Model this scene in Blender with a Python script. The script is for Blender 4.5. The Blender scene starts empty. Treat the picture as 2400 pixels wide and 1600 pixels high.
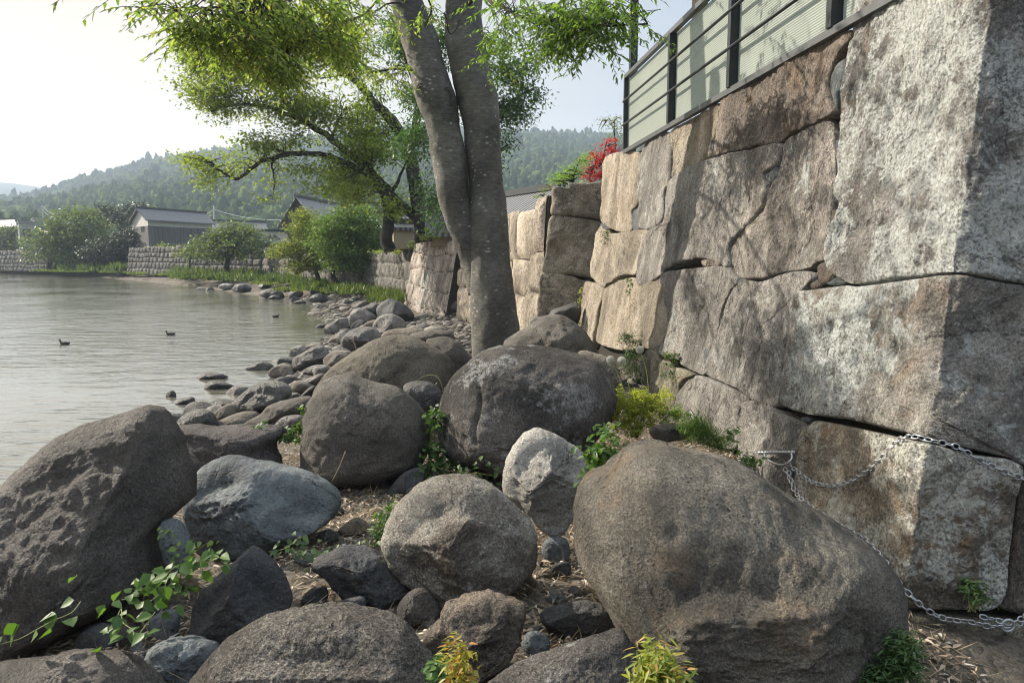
import bpy, math, random
import numpy as np
from mathutils import Vector
R = math.radians
S = bpy.context.scene
COL = S.collection
# ------------------------------------------------------------------ camera, sky, sun, exposure
PITCH = R(6.58); CAMZ = 2.4; FPX = 1733.3
cam_d = bpy.data.cameras.new('camera'); cam_d.lens = 26; cam_d.sensor_width = 36
cam_d.clip_start = 0.05; cam_d.clip_end = 20000
cam = bpy.data.objects.new('camera', cam_d); COL.objects.link(cam)
cam.location = (0, 0, CAMZ); cam.rotation_euler = (R(90) - PITCH, 0, 0)
S.camera = cam
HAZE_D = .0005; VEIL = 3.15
SUN_AZ = R(-64); SUN_EL = R(34)          # azimuth measured from +Y towards +X
world = bpy.data.worlds.new('World'); S.world = world; world.use_nodes = True
wn = world.node_tree.nodes; wl = world.node_tree.links
sky = wn.new('ShaderNodeTexSky'); sky.sky_type = 'NISHITA'; sky.sun_disc = False
sky.sun_elevation = SUN_EL; sky.sun_rotation = SUN_AZ
sky.air_density = 1.0; sky.dust_density = 1.2; sky.ozone_density = 1.0; sky.altitude = 80
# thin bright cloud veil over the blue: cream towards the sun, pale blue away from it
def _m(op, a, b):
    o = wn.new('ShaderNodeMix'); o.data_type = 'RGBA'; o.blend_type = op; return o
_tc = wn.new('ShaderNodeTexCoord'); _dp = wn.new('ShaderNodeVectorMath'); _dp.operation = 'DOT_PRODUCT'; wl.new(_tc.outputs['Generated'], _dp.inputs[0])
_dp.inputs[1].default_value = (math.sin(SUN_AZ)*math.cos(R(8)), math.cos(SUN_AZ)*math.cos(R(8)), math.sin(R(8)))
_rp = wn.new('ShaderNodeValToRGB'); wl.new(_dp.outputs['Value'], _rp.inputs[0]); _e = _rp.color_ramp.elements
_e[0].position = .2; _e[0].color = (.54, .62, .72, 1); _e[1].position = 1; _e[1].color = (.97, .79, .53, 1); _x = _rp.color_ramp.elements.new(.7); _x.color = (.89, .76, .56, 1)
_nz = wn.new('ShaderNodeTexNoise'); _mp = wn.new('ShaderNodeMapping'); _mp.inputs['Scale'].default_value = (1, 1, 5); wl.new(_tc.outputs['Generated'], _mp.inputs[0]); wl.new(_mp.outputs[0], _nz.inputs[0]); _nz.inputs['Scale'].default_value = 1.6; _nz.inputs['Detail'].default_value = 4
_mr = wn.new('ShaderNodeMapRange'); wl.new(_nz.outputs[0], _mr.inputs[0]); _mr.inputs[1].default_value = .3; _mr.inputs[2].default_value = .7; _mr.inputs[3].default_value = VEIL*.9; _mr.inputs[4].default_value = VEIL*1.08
_sx = wn.new('ShaderNodeSeparateXYZ'); wl.new(_tc.outputs['Generated'], _sx.inputs[0]); _zr = wn.new('ShaderNodeMapRange'); _zr.interpolation_type = 'SMOOTHSTEP'; wl.new(_sx.outputs['Z'], _zr.inputs[0]); _zr.inputs[1].default_value = .42; _zr.inputs[2].default_value = .95; _zr.inputs[3].default_value = 1.0; _zr.inputs[4].default_value = 3.8   # veil brightened overhead, above the view, to add fill light
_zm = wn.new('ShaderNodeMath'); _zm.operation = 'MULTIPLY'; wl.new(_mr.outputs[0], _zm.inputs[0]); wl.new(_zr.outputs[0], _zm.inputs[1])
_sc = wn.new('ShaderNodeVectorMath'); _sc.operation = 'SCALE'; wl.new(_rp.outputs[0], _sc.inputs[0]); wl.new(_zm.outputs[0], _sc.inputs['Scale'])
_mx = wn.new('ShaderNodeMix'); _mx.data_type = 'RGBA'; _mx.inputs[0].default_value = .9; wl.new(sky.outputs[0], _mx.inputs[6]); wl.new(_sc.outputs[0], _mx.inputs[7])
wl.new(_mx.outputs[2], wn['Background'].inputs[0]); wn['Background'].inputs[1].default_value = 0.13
sun_d = bpy.data.lights.new('sun', 'SUN'); sun_d.energy = 5.0; sun_d.angle = R(0.6); sun_d.color = (1.0, 0.91, 0.77)
sun = bpy.data.objects.new('sun', sun_d); COL.objects.link(sun)
sdir = Vector((math.sin(SUN_AZ)*math.cos(SUN_EL), math.cos(SUN_AZ)*math.cos(SUN_EL), math.sin(SUN_EL)))
sun.rotation_euler = sdir.to_track_quat('Z', 'Y').to_euler(); sun.location = (-20, 10, 30)
S.view_settings.view_transform = 'Standard'; S.view_settings.look = 'None'
S.view_settings.exposure = 1.18; S.view_settings.gamma = 1
S.cycles.max_bounces = 6; S.cycles.diffuse_bounces = 3; S.cycles.glossy_bounces = 3
S.cycles.transmission_bounces = 3; S.cycles.transparent_max_bounces = 6; S.cycles.volume_bounces = 0
S.cycles.use_denoising = True; S.cycles.filter_width = 1.1
# ------------------------------------------------------------------ rays of the photograph (2400x1600 pixels)
CP, SP = math.cos(PITCH), math.sin(PITCH)
FWD = np.array([0, CP, -SP]); RGT = np.array([1.0, 0, 0]); UPV = np.array([0, SP, CP]); CAM = np.array([0, 0, CAMZ])
REG = {'0': (0, 0, .98), '1': (0, 900, 2.24), '2': (600, 900, 2.24), '3': (1300, 900, 2.138), '4': (1300, 300, 1.96),
       '5': (1400, 0, 2.352), '6': (0, 380, 2.352), '7': (280, 0, 1.928), '8': (400, 600, 2.352), 'A': (400, 640, 3.92),
       'B': (850, 400, 3.92), 'C': (380, 0, 3.92), 'D': (1350, 780, 3.92), 'E': (0, 460, 3.92), 'F': (1100, 0, 3.409), 'N': (0, 0, 1)}
def nat(reg, pts):
    x0, y0, s = REG[reg]; a = np.array(pts, float); return np.stack([x0 + a[:, 0]/s, y0 + a[:, 1]/s], 1)
def ray(px, py): return FWD + RGT*(px-1200)/FPX + UPV*(800-py)/FPX
def P(px, py, D): return CAM + ray(px, py)*D
def PZ(px, py, z):
    d = ray(px, py); return CAM + d*((z-CAMZ)/d[2])
def Pplane(px, py, o, n):
    d = ray(px, py); return CAM + d*(np.dot(o-CAM, n)/np.dot(d, n))
# ------------------------------------------------------------------ noise
def _h(ix, iy, iz, seed):
    n = (ix.astype(np.uint32)*np.uint32(374761393) + iy.astype(np.uint32)*np.uint32(668265263) + iz.astype(np.uint32)*np.uint32(2147483647) + np.uint32(seed*97 + 13)*np.uint32(1274126177))
    n = (n ^ (n >> np.uint32(13)))*np.uint32(1274126177); n = (n ^ (n >> np.uint32(15)))*np.uint32(2246822519)
    return n ^ (n >> np.uint32(16))
_G = np.random.RandomState(5).normal(size=(256, 3)); _G /= np.linalg.norm(_G, axis=1)[:, None]
def perlin(p, seed=0):
    with np.errstate(over='ignore'):
        f = np.floor(p); i = f.astype(np.int64); q = p-f; w = q*q*q*(q*(q*6-15)+10); out = 0
        for dx in (0, 1):
            for dy in (0, 1):
                for dz in (0, 1):
                    g = _G[_h(i[:, 0]+dx, i[:, 1]+dy, i[:, 2]+dz, seed) & np.uint32(255)]
                    d = g[:, 0]*(q[:, 0]-dx)+g[:, 1]*(q[:, 1]-dy)+g[:, 2]*(q[:, 2]-dz)
                    out = out + d*(w[:, 0] if dx else 1-w[:, 0])*(w[:, 1] if dy else 1-w[:, 1])*(w[:, 2] if dz else 1-w[:, 2])
    return out*1.5
def fbm(p, sc, octv=4, seed=0, gain=.5, ridge=False):
    out = 0; a = 1
    for k in range(octv):
        v = perlin(p*sc, seed+k*7)
        if ridge: v = 1-2*np.abs(v)-.5
        out = out + a*v; a *= gain; sc *= 2.03
    return out
# ------------------------------------------------------------------ objects
def tag(o, label=None, cat=None, group=None, kind=None):
    if label: o['label'] = label
    if cat: o['category'] = cat
    if group: o['group'] = group
    if kind: o['kind'] = kind
    return o
def empty(name, loc, label=None, cat=None, group=None):
    o = bpy.data.objects.new(name, None); COL.objects.link(o); o.location = tuple(loc); o.empty_display_size = .1
    return tag(o, label, cat, group)
def mk(name, V, F, mat, parent=None, smooth=True, origin=None):
    """F: list of (n,k) int arrays"""
    V = np.asarray(V, float)
    if not isinstance(F, (list, tuple)): F = [F]
    F = [np.asarray(f, dtype=np.int32) for f in F if len(f)]
    if parent is not None: org = np.array(parent.matrix_world.translation) if False else np.array(PLOC(parent))
    else: org = np.array(origin) if origin is not None else np.array([(V[:, 0].min()+V[:, 0].max())/2, (V[:, 1].min()+V[:, 1].max())/2, V[:, 2].min()])
    me = bpy.data.meshes.new(name)
    me.vertices.add(len(V)); me.vertices.foreach_set('co', (V-org).astype(np.float32).ravel())
    loops = np.concatenate([f.ravel() for f in F]); cnt = np.concatenate([np.full(len(f), f.shape[1]) for f in F])
    me.loops.add(len(loops)); me.loops.foreach_set('vertex_index', loops)
    me.polygons.add(len(cnt)); me.polygons.foreach_set('loop_start', np.concatenate([[0], np.cumsum(cnt)[:-1]]).astype(np.int32))
    me.polygons.foreach_set('loop_total', cnt.astype(np.int32)); me.polygons.foreach_set('use_smooth', np.full(len(cnt), smooth))
    me.update(calc_edges=True); me.validate()
    if mat is not None: me.materials.append(mat)
    o = bpy.data.objects.new(name, me); COL.objects.link(o)
    if parent is not None: o.parent = parent
    else: o.location = tuple(org)
    return o
def PLOC(p):
    l = np.array(p.location)
    return l + PLOC(p.parent) if p.parent else l
class MB:
    def __init__(s): s.V = []; s.F = []; s.n = 0
    def add(s, V, F):
        V = np.asarray(V, float)
        for f in (F if isinstance(F, (list, tuple)) else [F]):
            if len(f): s.F.append(np.asarray(f)+s.n)
        s.V.append(V); s.n += len(V); return s
    def build(s, name, mat, parent=None, smooth=True, origin=None):
        by = {}
        for f in s.F: by.setdefault(f.shape[1], []).append(f)
        return mk(name, np.concatenate(s.V), [np.concatenate(v) for v in by.values()], mat, parent, smooth, origin)
def basis(t, ref=None):
    t = t/np.linalg.norm(t); r = np.array([0, 0, 1.0]) if ref is None else ref
    if abs(np.dot(t, r)) > .95: r = np.array([1.0, 0, 0])
    a = np.cross(r, t); a /= np.linalg.norm(a); return a, np.cross(t, a)
def spline(pts, n):
    p = np.asarray(pts, float); k = len(p); q = np.vstack([2*p[0]-p[1], p, 2*p[-1]-p[-2]]); out = []
    u = np.linspace(0, k-1-1e-9, n); i = u.astype(int); t = (u-i)[:, None]
    a, b, c, d = q[i], q[i+1], q[i+2], q[i+3]
    return .5*(2*b+(c-a)*t+(2*a-5*b+4*c-d)*t*t+(3*b-a-3*c+d)*t**3)
def tube(pts, rad, seg=8, cap=True):
    p = np.asarray(pts, float); n = len(p); r = np.broadcast_to(np.asarray(rad, float), (n,))
    t = np.gradient(p, axis=0); t /= np.linalg.norm(t, axis=1)[:, None]+1e-12
    a, b = basis(t[0]); V = []; th = np.arange(seg)*2*math.pi/seg
    for i in range(n):
        a = a-t[i]*np.dot(a, t[i]); a /= np.linalg.norm(a); b = np.cross(t[i], a)
        V.append(p[i]+r[i]*(np.cos(th)[:, None]*a+np.sin(th)[:, None]*b))
    V = np.concatenate(V); i = np.arange(n-1)[:, None]*seg; j = np.arange(seg)[None]; k = (j+1) % seg
    F = np.stack([i+j, i+k, i+seg+k, i+seg+j], -1).reshape(-1, 4); out = [F]
    if cap:
        V = np.vstack([V, p[0], p[-1]]); m = n*seg; jj = np.arange(seg); kk = (jj+1) % seg
        out.append(np.stack([kk, jj, np.full(seg, m)], 1)); out.append(np.stack([(n-1)*seg+jj, (n-1)*seg+kk, np.full(seg, m+1)], 1))
    return V, out
def boxv(c, ax, h):
    """box with centre c, axes rows ax, half sizes h"""
    c = np.asarray(c, float); ax = np.asarray(ax, float)
    s = np.array([[x, y, z] for x in (-1, 1) for y in (-1, 1) for z in (-1, 1)], float)*np.asarray(h)
    V = c+s@ax; F = np.array([[0, 1, 3, 2], [4, 6, 7, 5], [0, 4, 5, 1], [2, 3, 7, 6], [0, 2, 6, 4], [1, 5, 7, 3]]); return V, F
def beam(a, b, w, h, up=(0, 0, 1)):
    a = np.asarray(a, float); b = np.asarray(b, float); t = b-a; L = np.linalg.norm(t); t /= L
    s = np.cross(t, np.asarray(up, float)); s /= np.linalg.norm(s); u = np.cross(s, t)
    return boxv((a+b)/2, [t, s, u], [L/2, w/2, h/2])
# ------------------------------------------------------------------ materials
def mat_new(name):
    m = bpy.data.materials.new(name); m.use_nodes = True; nt = m.node_tree
    b = nt.nodes['Principled BSDF']; b.inputs['Specular IOR Level'].default_value = .3
    return m, nt, b
class NT:
    def __init__(s, nt): s.nt = nt
    def n(s, t, **kw):
        o = s.nt.nodes.new(t)
        for k, v in kw.items():
            if k.startswith('_'): setattr(o, k[1:], v)
            else:
                key = k.replace('__', ' ')
                i = o.inputs[int(key[1:])] if key[0] == 'i' and key[1:].isdigit() else o.inputs[key]
                if hasattr(v, 'links') or isinstance(v, bpy.types.NodeSocket): s.nt.links.new(v, i)
                else: i.default_value = v
        return o
    def noise(s, vec, sc, det=4, rough=.55, dist=0): return s.n('ShaderNodeTexNoise', Vector=vec, Scale=sc, Detail=det, Roughness=rough, Distortion=dist).outputs[0]
    def ramp(s, f, stops, interp='LINEAR'):
        o = s.n('ShaderNodeValToRGB', Fac=f); o.color_ramp.interpolation = interp; e = o.color_ramp.elements
        while len(e) < len(stops): e.new(.5)
        for k, (p, c) in enumerate(stops):
            e[k].position = p; e[k].color = (c, c, c, 1) if not isinstance(c, tuple) else (*c, 1)
        return o.outputs[0]
    def mix(s, f, a, b, mode='MIX'):
        o = s.nt.nodes.new('ShaderNodeMix'); o.data_type = 'RGBA'; o.blend_type = mode
        for i, v in ((0, f), (6, a), (7, b)):
            if isinstance(v, bpy.types.NodeSocket): s.nt.links.new(v, o.inputs[i])
            elif isinstance(v, tuple): o.inputs[i].default_value = (*v, 1)
            else: o.inputs[i].default_value = v
        return o.outputs[2]
    def math(s, op, a, b=0.0):
        o = s.nt.nodes.new('ShaderNodeMath'); o.operation = op
        for i, v in ((0, a), (1, b)):
            if isinstance(v, bpy.types.NodeSocket): s.nt.links.new(v, o.inputs[i])
            else: o.inputs[i].default_value = v
        return o.outputs[0]
    def bump(s, h, dist, strength=1.0, normal=None):
        o = s.n('ShaderNodeBump', Height=h, Distance=dist, Strength=strength)
        if normal is not None: s.nt.links.new(normal, o.inputs['Normal'])
        return o.outputs[0]
_seed = [0]
def rockmat(name, c1, c2, sc=1.0, speck=.5, grain=70, lichen=0.0, lich=(.62, .63, .58), lsc=4.0, stain=.4, bump=1.0, streak=False, moss=0.0, rough=.88, orange=0.0, bands=False, crust=None, crk=.6):
    m, nt, b = mat_new(name); k = NT(nt); _seed[0] += 1; s0 = _seed[0]*7.31
    tc = nt.nodes.new('ShaderNodeTexCoord').outputs['Object']
    mp = k.n('ShaderNodeMapping', Vector=tc); mp.inputs['Location'].default_value = (s0, s0*1.7, -s0*.6)
    if streak: mp.inputs['Scale'].default_value = (1, 1, .55)
    v = mp.outputs[0]
    big = k.noise(v, 2.2*sc, 5, .6, .3)
    col = k.mix(k.ramp(big, [(.36, 0.0), (.64, 1.0)]), c1, c2)
    mid = k.noise(v, 13*sc, 6, .68)
    col = k.mix(1.0, col, k.ramp(mid, [(.3, 1-.55*stain), (.7, 1+.3*stain)]), 'MULTIPLY')
    fine = k.noise(v, grain, 3, .75)
    pt = k.noise(v, 1.1*sc, 4, .6, 1.2); col = k.mix(1.0, col, k.ramp(pt, [(.38, .62), (.5, .95), (.62, 1.22)]), 'MULTIPLY')
    fine2 = k.noise(v, grain*2.6, 2, .6); sp_ = speck*.62
    col = k.mix(1.0, col, k.ramp(fine, [(.4, 1-sp_), (.5, .97), (.6, 1+sp_*1.2)]), 'MULTIPLY'); col = k.mix(1.0, col, k.ramp(fine2, [(.38, 1-sp_*.8), (.62, 1+sp_*.9)]), 'MULTIPLY')
    vo = k.n('ShaderNodeTexVoronoi', Vector=v, Scale=grain*1.25); sp = k.ramp(vo.outputs['Distance'], [(.1, 1.0), (.22, 0.0)])
    cr = k.math('MULTIPLY', sp, k.ramp(k.noise(v, grain*.5, 2), [(.54, 0.0), (.64, 1.0)]))
    col = k.mix(k.math('MULTIPLY', cr, .55*min(1, speck*1.6)), col, (.62, .58, .52))
    if orange: col = k.mix(k.math('MULTIPLY', k.ramp(k.noise(v, 3.1*sc, 7, .65), [(.52, 0.0), (.7, 1.0)]), orange), col, (.36, .21, .095))
    dk = k.ramp(k.noise(v, 3.7*sc, 9, .7), [(.52, 0.0), (.68, 1.0)])
    col = k.mix(k.math('MULTIPLY', dk, stain), col, k.mix(.5, c1, (.03, .028, .026)))
    if bands:
        wv = k.n('ShaderNodeTexWave', Vector=v, Scale=3.2, Distortion=9, Detail=5); wv.bands_direction = 'Z'
        col = k.mix(k.math('MULTIPLY', k.ramp(wv.outputs[1], [(.72, 0.0), (.95, 1.0)]), .35), col, (.34, .37, .37))
    h = k.math('ADD', k.math('MULTIPLY', mid, .55), k.math('MULTIPLY', fine, .2))
    if lichen:
        lv = k.noise(v, lsc*1.7, 12, .8, .3); g = k.noise(v, lsc*.3, 3)
        t = .70-.36*lichen
        msk = k.ramp(k.math('ADD', k.math('MULTIPLY', lv, .5), k.math('MULTIPLY', g, .5)), [(t-.015, 0.0), (t+.012, .85), (t+.05, 1.0)])
        msk = k.math('MULTIPLY', msk, k.ramp(k.noise(v, 48, 5, .8), [(.42, .1), (.52, 1.0)]))
        col = k.mix(msk, col, k.mix(k.noise(v, 9, 4), tuple(x*.8 for x in lich), lich)); h = k.math('ADD', h, k.math('MULTIPLY', msk, .12))
    if crust:   # a hard round spotted lichen
        vv = k.n('ShaderNodeTexVoronoi', Vector=k.n('ShaderNodeVectorMath', _operation='ADD', i0=v, i1=k.n('ShaderNodeVectorMath', _operation='SCALE', i0=k.n('ShaderNodeTexNoise', Vector=v, Scale=22, Detail=5).outputs[1], Scale=.05).outputs[0]).outputs[0], Scale=crust)
        m2 = k.math('MULTIPLY', k.ramp(vv.outputs['Distance'], [(.3, 1.0), (.42, 0.0)]), k.ramp(k.noise(v, 2.6, 4), [(.46, 0.0), (.56, 1.0)]))
        m2 = k.math('MULTIPLY', m2, k.ramp(k.noise(v, 60, 4, .8), [(.38, .2), (.52, 1.0)]))
        col = k.mix(m2, col, lich)
    if moss: col = k.mix(k.math('MULTIPLY', k.ramp(k.noise(v, 4*sc, 8, .7), [(.5, 0.0), (.66, 1.0)]), moss), col, (.10, .12, .03))
    if crk:    # fractures: thin broken dark lines with a real dip in the normal
        wv_ = k.n('ShaderNodeVectorMath', _operation='ADD', i0=v, i1=k.n('ShaderNodeVectorMath', _operation='SCALE', i0=k.n('ShaderNodeTexNoise', Vector=v, Scale=3.0*sc, Detail=6, Roughness=.65).outputs[1], Scale=.35).outputs[0]).outputs[0]
        ve = k.n('ShaderNodeTexVoronoi', Vector=wv_, Scale=1.9*sc); ve.feature = 'DISTANCE_TO_EDGE'
        cm = k.math('MULTIPLY', k.ramp(ve.outputs['Distance'], [(0.0, 1.0), (.018, 0.0)]), k.ramp(k.noise(v, 1.7*sc, 3), [(.5, 0.0), (.56, 1.0)]))
        col = k.mix(k.math('MULTIPLY', cm, crk), col, (.03, .026, .022)); h = k.math('SUBTRACT', h, k.math('MULTIPLY', cm, .5*crk))
        pit = k.math('MULTIPLY', k.ramp(k.n('ShaderNodeTexVoronoi', Vector=v, Scale=grain*.42).outputs['Distance'], [(.16, 1.0), (.3, 0.0)]), k.ramp(k.noise(v, 5, 3), [(.48, 0.0), (.6, 1.0)]))
        col = k.mix(k.math('MULTIPLY', pit, .55), col, (.03, .026, .022)); h = k.math('SUBTRACT', h, k.math('MULTIPLY', pit, .22))
    nt.links.new(col, b.inputs['Base Color']); b.inputs['Roughness'].default_value = rough
    n1 = k.bump(h, .045*bump, 1.0); n2 = k.bump(k.noise(v, grain*.5, 4, .75), .016*bump, 1.0, n1)
    nt.links.new(n2, b.inputs['Normal']); return m
def leafmat(name, c1, c2, trans=.5, tcol=None, c3=None):
    m = bpy.data.materials.new(name); m.use_nodes = True; nt = m.node_tree; k = NT(nt); b = nt.nodes['Principled BSDF']
    rnd = nt.nodes.new('ShaderNodeNewGeometry').outputs['Random Per Island']
    st = [(0.0, c1), (1.0, c2)] if c3 is None else [(0.0, c1), (.75, c2), (1.0, c3)]
    col = k.ramp(rnd, st); nt.links.new(col, b.inputs['Base Color']); b.inputs['Roughness'].default_value = .5; b.inputs['Specular IOR Level'].default_value = .3
    tr = nt.nodes.new('ShaderNodeBsdfTranslucent'); tc = k.mix(1.0, col, tcol or (1.7, 1.9, .8), 'MULTIPLY'); nt.links.new(tc, tr.inputs[0])
    mx = nt.nodes.new('ShaderNodeMixShader'); mx.inputs[0].default_value = trans
    nt.links.new(b.outputs[0], mx.inputs[1]); nt.links.new(tr.outputs[0], mx.inputs[2]); nt.links.new(mx.outputs[0], nt.nodes['Material Output'].inputs[0])
    if trans == 0: b.inputs['Roughness'].default_value = 1; b.inputs['Specular IOR Level'].default_value = .05
    return m
def plainmat(name, c, rough=.6, metal=0, var=.25, sc=8, bump=0.0):
    m, nt, b = mat_new(name); k = NT(nt); tc = nt.nodes.new('ShaderNodeTexCoord').outputs['Object']
    f = k.noise(tc, sc, 6, .65); col = k.mix(f, tuple(x*(1-var) for x in c), tuple(min(1, x*(1+var)) for x in c))
    nt.links.new(col, b.inputs['Base Color']); b.inputs['Roughness'].default_value = rough; b.inputs['Metallic'].default_value = metal
    if bump: nt.links.new(k.bump(k.noise(tc, sc*6, 4), bump), b.inputs['Normal'])
    return m
rng = np.random.RandomState(11)
# ------------------------------------------------------------------ ground, shore and water
SHPX = [(0, 1235), (40, 1180), (250, 1080), (330, 1010), (400, 1003), (470, 985), (560, 950), (640, 905), (690, 880), (700, 850), (735, 815), (785, 790), (800, 765), (745, 735), (770, 715), (740, 706),
        (690, 700), (640, 697), (590, 692), (540, 684), (460, 674), (350, 661), (200, 647), (80, 640), (0, 637), (-300, 633), (-1200, 628)]
SH = np.array([[-3.3, -12], [-3.6, 3.0]] + [list(PZ(x, y, 0)[:2]) for x, y in SHPX])
WPOLY = np.vstack([SH, [[-900, 110], [-900, -12]]])
def sd_shore(x, y):
    x = np.asarray(x, float).ravel(); y = np.asarray(y, float).ravel(); d = np.full(len(x), 1e9); ins = np.zeros(len(x), bool)
    n = len(WPOLY)
    for i in range(n):
        a = WPOLY[i]; b = WPOLY[(i+1) % n]; e = b-a; t = np.clip(((x-a[0])*e[0]+(y-a[1])*e[1])/(e@e), 0, 1)
        d = np.minimum(d, np.hypot(x-a[0]-t*e[0], y-a[1]-t*e[1]))
        c = ((a[1] > y) != (b[1] > y)); 
        if abs(e[1]) > 1e-9: ins ^= c & (x < e[0]*(y-a[1])/e[1]+a[0])
    return np.where(ins, -d, d)
def ground(x, y):
    x = np.asarray(x, float).ravel(); y = np.asarray(y, float).ravel(); s = sd_shore(x, y)
    far = np.clip((y-12)/20, 0, 1)
    z = np.where(s > 0, (.62*(1-far)+.85*far)*(1-np.exp(-s/(1.1*(1-far)+5*far))), .22*s)
    z = np.maximum(z, -1.2)
    z = z+.18*np.exp(-((x-.3)**2+(y-9.5)**2)/5)*(s > 0)
    p = np.stack([x, y, 0*x], 1)
    z = z-.34*np.exp(-((x-2.7)**2+((y-2.9)*.9)**2)/1.3)
    return z+np.clip(s*.5, 0, 1)*(.035*fbm(p, 1.5, 3, 3)+.012*fbm(p, 9, 2, 4))
def PG(px, py):
    d = ray(px, py); ts = np.geomspace(1.5, 200, 500); q = CAM+ts[:, None]*d
    g = np.maximum(ground(q[:, 0], q[:, 1]), -.05); i = np.argmax(q[:, 2] < g)
    if q[i, 2] >= g[i]: i = len(ts)-1
    return ts[i]
def axis(segs):
    out = []
    for a, b, st in segs: out.append(np.arange(a, b, st))
    return np.concatenate(out+[[segs[-1][1]]])
gx = axis([(-600, -150, 30), (-150, -40, 4), (-40, -8, .8), (-8, 4, .07), (4, 12, .6), (12, 60, 6), (60, 700, 40)])
gy = axis([(-12, 1.5, 1.2), (1.5, 13, .07), (13, 40, .5), (40, 130, 2), (130, 300, 12), (300, 900, 60)])
X, Y = np.meshgrid(gx, gy); Z = ground(X, Y)
V = np.stack([X.ravel(), Y.ravel(), Z], 1); nx, ny = len(gx), len(gy)
i = (np.arange(ny-1)[:, None]*nx+np.arange(nx-1)[None]).ravel(); F = np.stack([i, i+1, i+nx+1, i+nx], 1)
m, nt, b = mat_new('soil_and_gravel'); k = NT(nt); tc = nt.nodes.new('ShaderNodeTexCoord').outputs['Object']
col = k.mix(k.ramp(k.noise(tc, 1.3, 6, .6), [(.4, 0.0), (.6, 1.0)]), (.075, .062, .047), (.12, .105, .085))
vo = k.n('ShaderNodeTexVoronoi', Vector=tc, Scale=28); col = k.mix(1.0, col, k.ramp(vo.outputs['Color'], [(0.0, .45), (1.0, 1.5)]), 'MULTIPLY')
col = k.mix(1.0, col, k.ramp(k.noise(tc, 90, 4, .8), [(.3, .5), (.7, 1.5)]), 'MULTIPLY')
nt.links.new(col, b.inputs['Base Color']); b.inputs['Roughness'].default_value = .95
nt.links.new(k.bump(k.math('SUBTRACT', k.noise(tc, 40, 6, .75), vo.outputs['Distance']), .02), b.inputs['Normal'])
tag(mk('ground', V, F, m, origin=(0, 0, 0)), kind='structure')
# water
wx = axis([(-900, -100, 40), (-100, -20, 4), (-20, 2, .5), (2, 40, 4)]); wy = axis([(-12, 5, 1), (5, 30, .5), (30, 120, 2)])
X, Y = np.meshgrid(wx, wy); V = np.stack([X.ravel(), Y.ravel(), 0*X.ravel()], 1); nx, ny = len(wx), len(wy)
i = (np.arange(ny-1)[:, None]*nx+np.arange(nx-1)[None]).ravel(); F = np.stack([i, i+1, i+nx+1, i+nx], 1)
m, nt, b = mat_new('lake_water'); k = NT(nt); tc = nt.nodes.new('ShaderNodeTexCoord').outputs['Object']
b.inputs['Base Color'].default_value = (.095, .093, .075, 1); b.inputs['Roughness'].default_value = .06; b.inputs['IOR'].default_value = 2.2; b.inputs['Specular IOR Level'].default_value = .6
mp = k.n('ShaderNodeMapping', Vector=tc); mp.inputs['Scale'].default_value = (.55, 1.5, 1); mp.inputs['Rotation'].default_value = (0, 0, R(8))
w1 = k.noise(mp.outputs[0], 1.6, 3, .5, .4); w2 = k.noise(mp.outputs[0], 6.5, 3, .5, .2)
amp = k.ramp(k.noise(tc, .12, 2), [(.38, .3), (.6, 1.0)])
h = k.math('MULTIPLY', k.math('ADD', w1, k.math('MULTIPLY', w2, .22)), amp)
nt.links.new(k.bump(h, .06, 1.0), b.inputs['Normal'])
tag(mk('water', V, F, m, origin=(0, 0, 0)), kind='structure')

# ------------------------------------------------------------------ rocks
def closed(pts, n):
    p = np.asarray(pts, float); k = len(p); u = np.linspace(0, k, n, endpoint=False); i = u.astype(int); t = (u-i)[:, None]
    a, b, c, d = p[(i-1) % k], p[i % k], p[(i+1) % k], p[(i+2) % k]
    return .5*(2*b+(c-a)*t+(2*a-5*b+4*c-d)*t*t+(3*b-a-3*c+d)*t**3)
def radial(poly, c, n):
    """farthest crossing of n rays from c with the closed outline"""
    q = closed(poly, 400)-c; th = np.arange(n)*2*math.pi/n; d = np.stack([np.cos(th), np.sin(th)], 1)
    a = q; b = np.roll(q, -1, 0); e = b-a; out = np.zeros(n)
    for i in range(n):
        den = d[i, 0]*e[:, 1]-d[i, 1]*e[:, 0]; den = np.where(np.abs(den) < 1e-12, 1e-12, den)
        t = (a[:, 0]*e[:, 1]-a[:, 1]*e[:, 0])/den; u = (a[:, 0]*d[i, 1]-a[:, 1]*d[i, 0])/den
        ok = (u >= 0) & (u <= 1) & (t > 0); out[i] = t[ok].max() if ok.any() else 0
    return out, d
def centroid(p):
    q = np.roll(p, -1, 0); cr = p[:, 0]*q[:, 1]-q[:, 0]*p[:, 1]; A = cr.sum()/2
    return np.array([((p[:, 0]+q[:, 0])*cr).sum(), ((p[:, 1]+q[:, 1])*cr).sum()])/(6*A)
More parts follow.
